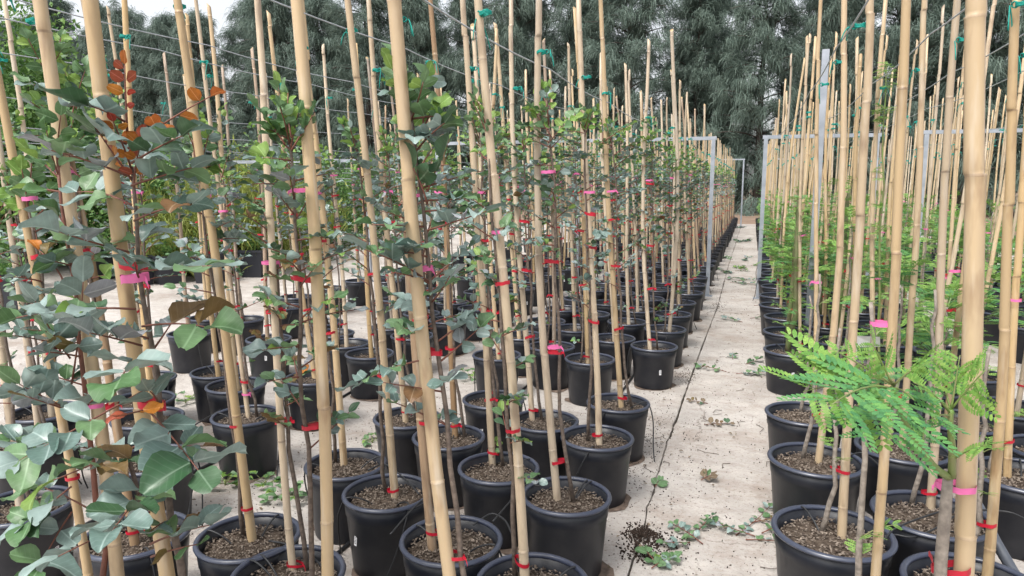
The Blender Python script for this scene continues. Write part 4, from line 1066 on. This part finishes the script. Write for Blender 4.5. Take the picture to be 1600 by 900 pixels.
feathery((1455, 800), (1512, 0), (1455, 782), 'sapling with an orange-stained cane foot, second feathery column from the path', CANES[6], BARE[1], foliage=True)
feathery((1410, 697), (1445, 0), (1411, 683), 'sapling with a white plastic tag, second feathery column from the path', CANES[7], FEATHER[4], foliage=True)
feathery((1525, 913), (1590, 200), (1545, 902), 'sapling at the near end of the second feathery column, grey hose behind its pot', CANES[8], BARE[0], foliage=True, stem_side=2.6)
feathery((1600, 740), (1612, 0), (1575, 745), 'sapling in the third feathery column from the path, beside the grey hose', CANES[1], BARE[2], foliage=True)
feathery((1500, 655), (1520, 60), (1480, 655), 'leafy sapling in the third feathery column behind the frond with the white tag', CANES[2], FEATHER[0], foliage=True)
feathery((1340, 566), (1352, 0), (1328, 566), 'leafy sapling second column from the path, last before the cross gap', CANES[4], FEATHER[2], foliage=True)

def climber():
    random.seed(640); p = stem_path(random, 1.84, off=.022); b = MB(); b.tube(p, np.linspace(.008, .003, 13), 6); fb = MB()
    for z, n, l0 in [(1.82, 9, .06), (1.74, 8, .06), (1.60, 8, .055), (1.56, 6, .05), (1.30, 3, .05), (1.12, 4, .05), (1.0, 5, .06), (.8, 5, .07), (.6, 6, .1), (.45, 5, .1)]:
        for k in range(n):
            q = stem_at(p, z + R(-.035, .035)); a = R(0, 6.28); l = l0*R(.6, 1.2)
            frond_geom(fb, q, q + np.array([math.cos(a)*l, math.sin(a)*l, l*R(-.2, .7)]), 3, .035, 6, (0, 1))
    return b.mesh('stem', ['green_stem']), fb.mesh('foliage', ['feather_green', 'green_stem'], smooth=False), 1.84
CLIMB = climber(); random.seed(94)
feathery(None, (1366, 0), (1352, 600), 'sapling whose leafy shoot climbs to the top of its cane, second feathery column', CANES_LONG[2], CLIMB, xy=(.70, 4.12), foliage=True, stem_side=-1.4)
# the big feathery plant with the bright fronds: each pinna its own piece
PIN_ME = {}
def pinna_mesh(mat, nl):
    if (mat, nl) not in PIN_ME:
        b = MB(); v, f = pinna_geom(1.0, nl, .56); b.add(v, f); PIN_ME[(mat, nl)] = b.mesh('leaf', [mat], smooth=False)
    return PIN_ME[(mat, nl)]
def big_feathery():
    bz = at_z(1482, 1240, SOIL_Z); c = bz.copy(); org = np.array([c[0], c[1], 0])
    placed.append((c[0], c[1]))
    o = link('potted_feathery_sapling', None, loc=(c[0], c[1], 0)); tag(o, 'sapling on the thickest cane with bright green feathery fronds arching over the pots', 'potted sapling', 'feathery saplings in front of the cross gap')
    pot_parts(o, 1.15, True)
    tz = at_plane(1540, 0, bz); d = unit(tz - bz); Z = zframe(d); a = 2.95
    ca, sa = math.cos(a), math.sin(a); M = Z @ np.array([[ca, -sa, 0], [sa, ca, 0], [0, 0, 1]]); bp = np.array([0, 0, SOIL_Z]) - d*.05
    link('bamboo_cane', cane_mesh(77, 2.9, .0182, .0148), o, mat4=mat4(M, bp))
    zt = lambda px, py: at_plane(px, py, bz, -.01)
    L = lambda p: np.asarray(p) - org
    st = [L(zt(1455, 1220)), L(zt(1466, 1000)), L(zt(1470, 880)), L(zt(1477, 800)), L(zt(1482, 735))]
    b = MB(); b.tube(st, [.013, .012, .0115, .011, .0085], 8); link('stem', b.mesh('stem', ['pale_bark']), o)
    for py, me in ((889, RED_TIES[1]), (761, PINK_TIES[0])):
        P = L(at_plane(1507 - (py-700)*.06, py, bz)); s = link('ribbon_tie', me, o, mat4=mat4(M*1.22, P))
        s.name = 'red_ribbon_tie' if me in RED_TIES else 'pink_ribbon_tie'
    def shoot(px, rad):
        pts = np.array([L(at_plane(x, y, bz, q)) for x, y, q in px]); t = np.linspace(0, len(pts)-1, 12)
        Q = np.stack([np.interp(t, range(len(pts)), pts[:, k]) for k in range(3)], 1)
        for _ in range(2): Q[1:-1] = (Q[:-2] + 2*Q[1:-1] + Q[2:])/4
        b = MB(); b.tube(Q, np.linspace(*rad, 12), 7); return link('shoot', b.mesh('shoot', ['green_stem']), o), Q
    shoot([(1482, 745, -.02), (1462, 735, -.04), (1430, 690, -.08), (1408, 650, -.12), (1394, 605, -.15)], (.0075, .0040))
    shoot([(1487, 745, -.02), (1488, 700, -.04), (1484, 660, -.05), (1486, 640, -.05)], (.0075, .0045))
    def frond(a, c2, npin, pl, mat, nl=11, upv=(0, 0, 1), droop=.12, t0=.22):
        p0 = L(at_plane(a[0], a[1], bz, a[2])); p1 = L(at_plane(c2[0], c2[1], bz, c2[2])); l = np.linalg.norm(p1-p0)
        ts = np.linspace(0, 1, 8)[:, None]; mid = (p0+p1)/2 + np.array([0, 0, droop*l]); pts = (1-ts)**2*p0 + 2*ts*(1-ts)*mid + ts**2*p1
        b = MB(); b.tube(pts, np.linspace(.0022, .0008, 8), 5); fr = link('frond', b.mesh('frond', ['green_stem']), o)
        upv = np.asarray(upv, float)
        for i in range(npin):
            t = t0 + (1-t0)*(i+.5)/npin; q = min(6, int(t*7)); p = pts[q]*(1-(t*7-q)) + pts[q+1]*(t*7-q)
            dd = unit(pts[q+1]-pts[q]); side = unit(np.cross(dd, upv)); up = np.cross(side, dd)
            for sd in (-1, 1):
                if random.random() < .1: continue
                ld = unit(side*sd + dd*R(.1, .9) + up*R(-.35, .3)); s = pl*R(.8, 1.08)*(1.1 - .75*abs(t-.45))
                link('leaf', pinna_mesh(mat, nl), fr, mat4=mat4(frame(ld, up + rng.normal(0, .28, 3))*s, p))
    tov = np.array([0, 0, 1.0]) - FH*.55       # fronds tip their faces a little towards the path
    G, D = 'feather_green', 'feather_deep'
    frond((1394, 607, -.15), (1255, 612, -.22), 4, 0.112, G, 12, upv=tov, droop=.10)
    frond((1394, 608, -.15), (1300, 632, -.30), 4, 0.106, D, 11, upv=tov)
    #frond((1395, 610, -.15), (1345, 640, -.34), 3, 0.100, G, 11, upv=tov)
    frond((1395, 610, -.15), (1385, 690, -.30), 4, 0.100, D, 11, upv=tov)
    #frond((1398, 615, -.15), (1400, 695, -.26), 3, 0.094, G, 10, upv=tov)
    frond((1396, 602, -.15), (1345, 590, -.05), 4, 0.094, D, 11, upv=tov)
    frond((1394, 600, -.15), (1300, 545, -.12), 4, 0.052, G, 8, upv=tov, droop=.02)
    frond((1394, 600, -.15), (1362, 535, -.15), 4, 0.057, G, 8, upv=tov, droop=.02)
    frond((1396, 602, -.15), (1448, 568, -.20), 4, 0.071, G, 9, upv=tov)
    frond((1396, 606, -.15), (1428, 625, -.22), 3, 0.061, D, 8, upv=tov)
    frond((1484, 645, -.05), (1428, 598, -.10), 4, 0.061, G, 8, upv=tov)
    frond((1486, 640, -.05), (1540, 578, -.10), 5, 0.068, G, 9, upv=tov, droop=.05)
    frond((1486, 642, -.05), (1500, 555, -.05), 4, 0.052, G, 8, upv=tov, droop=.0)
    frond((1486, 642, -.05), (1466, 568, -.02), 3, 0.052, D, 8, upv=tov, droop=.0)
    frond((1484, 650, -.05), (1448, 660, -.12), 3, 0.047, D, 8, upv=tov)
    frond((1488, 720, -.03), (1540, 696, -.10), 4, 0.057, G, 8, upv=tov)
    frond((1440, 705, -.08), (1446, 655, -.05), 3, 0.040, D, 8, upv=tov)
    return o
big_feathery()
# white plastic tag on a cane
P = at_plane(1355, 535, at_z(1411, 683, SOIL_Z)); 
b = MB(); b.add([(-.055, 0, .03), (.05, -.02, .035), (.06, .01, -.02), (-.04, .015, -.03)], [(0, 1, 2, 3)]); b.add([(-.055, .002, .03), (-.04, .017, -.03), (-.035, .03, -.09), (-.05, .02, -.05)], [(0, 1, 2, 3)])
for ob in COL.objects:
    if ob.get('label', '').startswith('sapling with a white plastic tag'):
        q = np.array(ob.location); link('plastic_tag', b.mesh('plastic_tag', ['white_tag'], smooth=False), ob, loc=tuple(np.array([P[0], P[1], P[2]]) - q))

# tall clipped green stem beyond the gap and the rest of the feathery beds
def tall_variant(seed, top, n):
    random.seed(seed); p = stem_path(random, top, off=.045); b = MB(); b.tube(p, np.linspace(.022, .013, 13), 9)
    fb = MB()
    for k in range(n):
        z = top*(.12 + .9*(k + R(0, 1))/n); q = stem_at(p, min(z, top-.01)); a = R(0, 6.28); l = R(.05, .14)
        frond_geom(fb, q, q + np.array([math.cos(a)*l, math.sin(a)*l, l*R(0, .8)]), 4, .05, 7, (0 if random.random() < .65 else 2, 1))
    return b.mesh('stem', ['thick_green_stem']), fb.mesh('foliage', ['feather_green', 'green_stem', 'feather_deep'], smooth=False), top
TALL = tall_variant(600, 1.12, 40)
TALLS = [tall_variant(601 + k, (.95, 1.2, 1.05)[k], (46, 58, 50)[k]) for k in range(3)]
random.seed(93)
feathery((1238, 546), (1268, 60), (1250, 552), 'tall sapling with a thick green leafy stem, first beyond the cross gap along the path', CANES_THIN[0], TALL, foliage=True, stem_side=3.0, sticker=-1.55)
colsR = [(.32, 5.40, .68, 32, 'edging the path'), (.67, 5.15, .68, 32, 'second from the path'), (1.02, 5.3, .68, 32, 'third from the path'), (1.36, 5.05, .68, 33, 'fourth from the path')]
colsR2 = [(2.30, 4.9, .70, 25, 'of second bed nearest the path'), (2.66, 5.2, .70, 25, 'second in the second bed'), (3.02, 4.95, .70, 25, 'third in the second bed'), (3.38, 5.2, .70, 25, 'last in the second bed')]
vis = []
for c, (x, y0, st, n, lb) in enumerate(colsR + colsR2):
    for i in range(n):
        X, Y = x + R(-.025, .025), y0 + st*i + R(-.03, .03)
        if Y > 27.5 or not ok(X, Y, .35): continue
        px, py, d = proj((X, Y, .3)); px2 = proj((X, Y, 2.4))[0]
        if min(px, px2) > 1680: continue
        vis.append((d, X, Y, c, i, lb))
for X, Y, k, lb in [(1.02, 3.35, 0, 'third from the path'), (1.36, 3.7, 0, 'fourth from the path'), (.67, 4.05, 2, 'second from the path'), (1.02, 4.62, 1, 'third from the path'), (1.37, 4.35, 1, 'fourth from the path')]:
    if ok(X, Y, .36): vis.append((depth((X, Y, .3)), X, Y, 90, k, lb))
vis.sort()
rest = []
for q, (d, X, Y, c, i, lb) in enumerate(vis):
    if q >= 300 - 13: rest.append((X, Y)); continue
    if c == 90: lab, grp = 'leafy sapling before the cross gap, %s pot in the column %s' % (ORD[i], lb), 'feathery saplings before the cross gap, inner columns'
    elif i < 10: lab, grp = 'feathery sapling, %s pot beyond the cross gap, column %s' % (ORD[i], lb), 'feathery saplings beyond the cross gap'
    else: lab, grp = 'feathery sapling in the far rows, column ' + lb, 'feathery saplings in the far rows'
    lean = (R(-.02, .045), R(-.03, .03))
    if d < 11.5:
        EXTRA_FEET.append((X, Y))
        sapling(X, Y, 'feather', lean, random.choice(CANES_LONG), lab, grp, variant=random.choice(TALLS) if c < 2 and random.random() < .6 else None, wire_z=2.02 + R(-.03, .03), sticker=(math.atan2(-Y, -X) + R(-.6, .6)) if random.random() < .35 else None, base=(R(-.03, .03), R(-.03, .03)))
    else:
        o = link('potted_feathery_sapling', random.choice(FAR_F)[0], loc=(X, Y, 0), rot=(0, 0, R(-.5, .5))); tag(o, lab, 'potted sapling', grp)
stuff_rest('potted_saplings', rest, FAR_F, 'farthest feathery saplings massed at the end of the rows', 'potted saplings')

# ------------------------------------------------------------------ hoses
b = MB(); b.tube([at_z(1506, 752, .30), at_z(1528, 790, .30), at_z(1555, 845, .22), at_z(1590, 905, .12), at_z(1650, 960, .012), at_z(1900, 1010, .012)], .019, 12)
tag(link('irrigation_hose', b.mesh('irrigation_hose', ['grey_pipe'])), 'thick dark grey irrigation hose curving between the feathery sapling pots', 'hose')
for x, lb in [(-.825, 'carob columns nearest the path'), (-1.52, 'third and fourth carob columns'), (.50, 'feathery columns nearest the path'), (-2.71, 'carob columns past the aisle')]:
    ys = np.arange(.6, 26, .3); b = MB(); b.tube(np.stack([x + .015*np.sin(ys*2.1) + .01*np.sin(ys*5), ys, np.full(len(ys), .0085)], 1), .0085, 6)
    tag(link('drip_line', b.mesh('drip_line', ['drip_tube'])), 'black irrigation pipe lying on the concrete between the ' + lb, 'hose', 'irrigation pipes along the rows')

DG = 'thin drip tubes looping between the pots'
for px, z, lb in [
    ([(1380, 845), (1395, 826), (1430, 812), (1475, 797), (1510, 790)], .31, 'thin drip tube bridging the first two feathery columns, upper loop'), ([(1382, 838), (1398, 834), (1425, 842), (1465, 825), (1500, 800)], .29, 'thin drip tube bridging the first two feathery columns, lower loop'),
    ([(1325, 712), (1345, 706), (1362, 716), (1385, 738)], .31, 'drip tube leaving the third feathery pot along the path'), ([(1500, 800), (1540, 796), (1580, 800), (1610, 815)], .30, 'drip tube passing behind the thickest cane'),
    ([(575, 735), (600, 722), (630, 745), (655, 772)], .31, 'drip tube draped over the aisle-side pot rims'), ([(610, 835), (640, 800), (662, 778), (680, 795)], .31, 'drip tube bowed over the second column pot'),
    ([(740, 820), (768, 800), (790, 812), (800, 835)], .30, 'drip tube between the second and path-edge columns'), ([(845, 760), (822, 755), (800, 780), (770, 815)], .30, 'drip tube dropping from the path-edge pot'),
    ([(420, 845), (450, 850), (490, 870), (520, 905)], .28, 'drip tube crossing from the aisle corner pot'), ([(260, 660), (290, 672), (320, 655), (345, 640)], .25, 'drip tube hanging beside the second bed'), ([(400, 655), (430, 640), (455, 615), (480, 595)], .30, 'drip tube along the second bed rims')]:
    P = np.array([at_z(x, y, z) for x, y in px]); t = np.linspace(0, len(P)-1, 18); Q = np.stack([np.interp(t, range(len(P)), P[:, k]) for k in range(3)], 1)
    for _ in range(3): Q[1:-1] = (Q[:-2] + 2*Q[1:-1] + Q[2:])/4
    b = MB(); b.tube(Q, .0036, 6); tag(link('drip_hose', b.mesh('drip_hose', ['drip_tube'])), lb, 'hose', DG)

# ------------------------------------------------------------------ prunings, weeds and soil on the concrete
random.seed(121)
SG = 'pruned sprigs lying on the concrete'
def sprig(px, ang, ln, pairs, size, pal, label, group=SG, z=.006):
    p = at_z(px[0], px[1], 0); d = np.array([math.cos(ang), math.sin(ang), 0])
    p0 = np.array([0, 0, z]); p1 = d*ln + np.array([0, 0, R(.01, .035)])
    pts, lv = twig_leaves(p0, p1, pairs, size, t0=.15, sag=.05)
    b = MB(); b.tube(pts, np.linspace(.0028, .0012, 7), 5)
    o = link('fallen_sprig', b.mesh('fallen_sprig', ['twig_red']), loc=(p[0], p[1], 0)); tag(o, label, 'sprig', group)
    for q, M, s, t in lv:
        q = q.copy(); q[2] = max(q[2], .006)
        tip = q + M[:, 1]*s
        if tip[2] < .004: M = frame(M[:, 1] + np.array([0, 0, (.010 - tip[2])/s]), M[:, 2] if M[2, 2] > 0 else -M[:, 2])
        link('leaf', leaf_mesh(pick(pal), random.randrange(9)), o, mat4=mat4(M*s, q))
    return o
PG = [('blue', 3), ('green', 3), ('pale', .6)]
PD = [('dry', 3), ('bronze', 1), ('dark', 1)]
for (px, a, ln, n, s, pal, lb) in [
    ((1098, 852), 2.4, .16, 4, .040, PG, 'fresh green sprig with round leaves in the nearer prunings on the path'), ((1088, 835), 1.2, .14, 4, .036, [('dark', 2), ('green', 1)], 'dark leafy sprig in the nearer prunings on the path'), ((1078, 850), 3.6, .10, 3, .042, PG, 'short fat-leaved sprig at the edge of the nearer prunings'),
    ((1150, 838), 1.15, .30, 6, .034, PG, 'long blue-green sprig pointing up the path, tiny leaf pairs along it'), ((1165, 845), .1, .22, 5, .042, PG, 'dense blue-green sprig beside the pots of the feathery column'), ((1180, 840), 2.9, .16, 5, .040, PG, 'tangled green sprig heaped by the feathery column pots'), ((1190, 835), .7, .14, 4, .034, [('green', 1), ('blue', 1)], 'upright-leaved sprig in the heap by the feathery pots'), ((1175, 818), .6, .15, 4, .020, PD, 'little sprig of brown dried leaves beside the long green one'),
    ((1150, 585), .2, .22, 5, .050, PG, 'pale green sprig in the middle heap of prunings on the path'), ((1135, 582), 2.9, .20, 4, .048, [('pale', 1), ('green', 2), ('dry', .5)], 'withered pale sprig in the middle heap of prunings'), ((1165, 570), .9, .16, 4, .048, [('dark', 3), ('green', 1)], 'dark green sprig topping the middle heap of prunings'), ((1145, 562), 1.6, .14, 3, .045, PG, 'small sprig behind the middle heap of prunings'),
    ((1172, 498), .3, .25, 5, .05, PG, 'grey-green sprig by the first feathery pots past the gap'), ((1160, 504), 2.6, .2, 4, .05, PG, 'fanned sprig by the first feathery pots past the gap'), ((1178, 478), .1, .22, 4, .05, [('dark', 1), ('blue', 1)], 'dark sprig by the second feathery pot past the gap'),
    ((1106, 632), 3.0, .10, 3, .04, PD, 'dry brown sprig on the open concrete'), ((1100, 665), .3, .14, 3, .045, PD, 'curled dead leaves on a twig, mid path'), ((1095, 752), .6, .05, 1, .05, [('green', 1), ('dry', 1)], 'single curled leaf lying alone on the path'),
    ((1018, 890), .8, .10, 4, .042, [('green', 2), ('blue', 1)], 'sprig of smooth green leaves beside the spilled soil'), ((1028, 885), 2.4, .08, 3, .04, [('green', 2), ('lime', .6), ('dry', .6)], 'stubby sprig with one yellow leaf beside the spilled soil'), ((1024, 762), 1.4, .05, 1, .05, [('green', 1)], 'lone bright leaf sprouting from the paving joint')]:
    sprig(px, a, ln*1.15, n + 1, s*.95, pal, lb)
for (px, nsp, s, lb) in [((1168, 418), 6, .06, 'bright green pile of prunings on the far path'), ((1135, 424), 6, .055, 'pale pile of prunings on the far path'), ((1150, 440), 6, .055, 'pile of blue-green prunings just beyond the gap'), ((1160, 377), 8, .07, 'prunings strewn across the path near the far frame'), ((1148, 356), 8, .07, 'prunings at the far end of the path'), ((1152, 405), 5, .06, 'thin green prunings near the frame posts')]:
    for k in range(nsp):
        p = at_z(px[0], px[1], 0); q = proj((p[0] + R(-.22, .22), p[1] + R(-.35, .35), 0))
        sprig((q[0], q[1]), R(0, 6.28), R(.15, .28), 4, s, [('lime', 2), ('green', 2)] if 'bright' in lb else PG, 'sprig in the ' + lb, SG)
# weeds growing from the joints
def weed(px, s, label, pal, n=7):
    p = at_z(px[0], px[1], 0); b = MB(); b.tube([(0, 0, -.01), (0, 0, .02*s)], .004, 5)
    o = link('weed', b.mesh('stem', ['green_stem']), loc=(p[0], p[1], 0)); tag(o, label, 'weed', 'weeds on the concrete')
    for k in range(n):
        a = k*2.4 + R(-.3, .3); e = R(.15, .9); l = R(.03, .075)*s; d = np.array([math.cos(a)*math.cos(e), math.sin(a)*math.cos(e), math.sin(e)])
        b = MB(); b.tube([(0, 0, .008), tuple(d*l)], .0014, 4); t = link('stalk', b.mesh('stalk', ['green_stem']), o)
        for j in range(3):
            aa = a + (j-1)*.9; dd = np.array([math.cos(aa), math.sin(aa), R(-.1, .5)])
            link('leaf', leaf_mesh(pick(pal), random.randrange(9)), t, mat4=mat4(frame(dd, (0, 0, 1))*R(.022, .036)*s, d*l))
for px, s, lb in [((582, 692), 1.3, 'small green weed on the aisle floor, between pots'), ((352, 758), 1.5, 'bushy green weed on the aisle beside the bare-stemmed carob'), ((290, 630), 1.4, 'round green weed near the pots of the second bed'), ((440, 782), 1.6, 'leafy weed at the foot of an aisle-side pot'), ((415, 758), 1.2, 'low weed at the pot base by the aisle'), ((735, 592), 1.5, 'flat green weed in the cross gap'), ((640, 625), 1.2, 'weed in the gap by the aisle'), ((770, 575), 1.2, 'tiny weed in the cross gap beside a pot'), ((360, 590), 1.5, 'bright weed by the second bed')]:
    weed(px, s, lb, [('green', 3), ('lime', 1.5)], 9)
def crumbs(name, spots, mat, label, cat, smin, smax, zr=.004):
    b = MB()
    for (x, y, sx, sy, n, hh) in spots:
        for k in range(n):
            q = rng.normal(0, 1, 2); X, Y = x + q[0]*sx, y + q[1]*sy
            h = hh*math.exp(-(q @ q)/1.2); s = R(smin, smax)
            M = frame(rng.normal(0, 1, 3), rng.normal(0, 1, 3))*s
            v = np.array([(-1, 0, 0), (1, 0, 0), (0, -.8, 0), (0, .8, 0), (0, 0, .6), (0, 0, -.6)])*rng.uniform(.6, 1.2, (6, 1))
            b.add(v @ M.T + np.array([X, Y, max(h, s*.4)]), [(0, 2, 4), (2, 1, 4), (1, 3, 4), (3, 0, 4), (2, 0, 5), (1, 2, 5), (3, 1, 5), (0, 3, 5)])
    o = link(name, b.mesh(name, [mat], smooth=False)); tag(o, label, cat, kind='stuff'); return o
def W(px): p = at_z(px[0], px[1], 0); return p[0], p[1]
crumbs('spilled_soil', [(*W((1005, 838)), .045, .05, 420, .016), (*W((1020, 850)), .07, .06, 220, .004), (*W((1000, 868)), .05, .03, 140, .004)], 'spilled_soil', 'dark spilled soil over the paving joint near the front pots', 'soil', .003, .009)
crumbs('soil_smears', [(*W((1072, 588)), .05, .12, 300, .004), (*W((1120, 478)), .06, .2, 260, .003), (*W((1110, 450)), .08, .3, 260, .003), (*W((1035, 775)), .12, .4, 160, .001), (*W((1120, 680)), .25, .8, 220, .001), (*W((1000, 700)), .06, .5, 500, .001), (*W((1060, 860)), .2, .2, 150, .001), (-.1, 7.5, .25, 2.5, 350, .001), (-2.1, 3.2, .25, .9, 700, .001), (-1.2, 4.15, .7, .25, 500, .001)], 'spilled_soil', 'soil crumbs scattered along the paving joint', 'soil', .0012, .006)
crumbs('pot_foot_dirt', [(x, y - .03, .15, .15, 46, .001) for x, y in placed], 'spilled_soil', 'dirt crumbs washed out around the pot feet', 'soil', .002, .006)
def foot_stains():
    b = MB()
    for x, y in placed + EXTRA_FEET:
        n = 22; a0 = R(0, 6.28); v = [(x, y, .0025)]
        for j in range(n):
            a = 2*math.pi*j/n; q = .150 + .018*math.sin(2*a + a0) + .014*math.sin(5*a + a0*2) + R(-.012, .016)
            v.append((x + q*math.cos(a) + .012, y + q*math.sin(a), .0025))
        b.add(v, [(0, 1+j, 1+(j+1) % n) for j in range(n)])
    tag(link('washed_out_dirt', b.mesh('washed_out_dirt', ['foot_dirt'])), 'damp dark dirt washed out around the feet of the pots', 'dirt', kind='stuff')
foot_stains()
def litter():
    b = MB()
    for k in range(420):
        X, Y = (R(-.6, .25), R(2.2, 18)) if k < 240 else (R(-2.4, -.4), R(2.2, 6)) if k < 330 else (R(-6.5, -1.8), R(2.5, 7.5))
        a = R(0, 6.28); s = R(.008, .028); M = frame((math.cos(a), math.sin(a), R(-.1, .25)), (R(-.3, .3), R(-.3, .3), 1))
        v, f = random.choice(LOWV); b.add((v*np.array([.6, 1, 1])*s) @ M.T + np.array([X, Y, .007]), f)
    tag(link('leaf_litter', b.mesh('leaf_litter', ['leaf_dry'], smooth=False)), 'dry brown leaf litter scattered over the concrete', 'litter', kind='stuff')
    for k in range(34):
        X, Y = R(-.5, .2), R(2.4, 9); a = R(0, 6.28); l = R(.04, .14); bb = MB()
        bb.tube([(0, 0, .003), (math.cos(a)*l*.5, math.sin(a)*l*.5, .008), (math.cos(a+.5)*l, math.sin(a+.5)*l, .003)], .0016, 4)
        tag(link('dry_twig', bb.mesh('dry_twig', ['stem_bark']), loc=(X, Y, 0)), 'thin dry twig lying on the concrete path', 'twig', 'dry twigs on the path')
litter()

# ------------------------------------------------------------------ pots by the hedge
def square_pot(px, dep, s, label):
    P = CP + ray(*px)*dep; b = MB(); h = .34*s; a = .16*s; c = .12*s
    v = [(-c, -c, 0), (c, -c, 0), (c, c, 0), (-c, c, 0), (-a, -a, h), (a, -a, h), (a, a, h), (-a, a, h), (-a*.9, -a*.9, h), (a*.9, -a*.9, h), (a*.9, a*.9, h), (-a*.9, a*.9, h), (-a*.85, -a*.85, h*.85), (a*.85, -a*.85, h*.85), (a*.85, a*.85, h*.85), (-a*.85, a*.85, h*.85)]
    f = [(3, 2, 1, 0)] + [(4*q+j, 4*q+(j+1) % 4, 4*q+4+(j+1) % 4, 4*q+4+j) for q in range(3) for j in range(4)]
    b.add(v, f, 0); b.add(v[12:], [(0, 1, 2, 3)], 1)
    e = a*1.06
    for sx, sy, lx, ly in ((0, -1, 2*e, .02), (0, 1, 2*e, .02), (-1, 0, .02, 2*e), (1, 0, .02, 2*e)): b.box((sx*a, sy*a, h - .012), (lx, ly, .03*s), 0)
    o = link('square_pot', None, loc=(P[0], P[1], 0), rot=(0, 0, R(-.5, .5))); tag(o, label, 'plant pot', 'square pots by the hedge')
    link('pot', b.mesh('pot', ['square_pot_plastic', 'soil'], smooth=False), o)
    fb = MB()
    for k in range(26):
        t = R(0, 6.28); l = R(.1, .3)*s; d = np.array([math.cos(t)*R(.2, .8), math.sin(t)*R(.2, .8), 1])*l
        q = np.array([R(-.06, .06), R(-.06, .06), h*.85]); pts, lv = twig_leaves(q, q + d, 3, .05)
        for p, M, ss, tt in lv: vv, ff = random.choice(LOWV); fb.add((vv*ss) @ M.T + p, ff)
    tag(link('foliage', fb.mesh('foliage', ['hedge_leaf'], smooth=False), o), kind='stuff')
random.seed(140)
for px, dep, s, lb in [((24, 480), 8.6, 1.15, 'square black pot standing alone before the hedge'), ((12, 452), 10.2, 1.5, 'dark square pot close against the hedge'), ((140, 448), 11.0, 1.3, 'square pot by the hedge behind the corner bed'), ((170, 446), 11.4, 1.3, 'square pot by the hedge next to its twin'), ((330, 440), 10.9, 1.3, 'square pot at the foot of the grassy bush'), ((215, 446), 10.6, 1.25, 'square pot in the hedge row, behind the brown speckled cane'), ((262, 444), 10.8, 1.25, 'square pot in the hedge row before the small grassy bush'), ((400, 436), 11.6, 1.3, 'square pot beyond the low trellis'), ((-15, 462), 9.6, 1.4, 'square pot at the hedge corner')]:
    q = ray(*px)*dep
    square_pot(px, dep, s, lb)
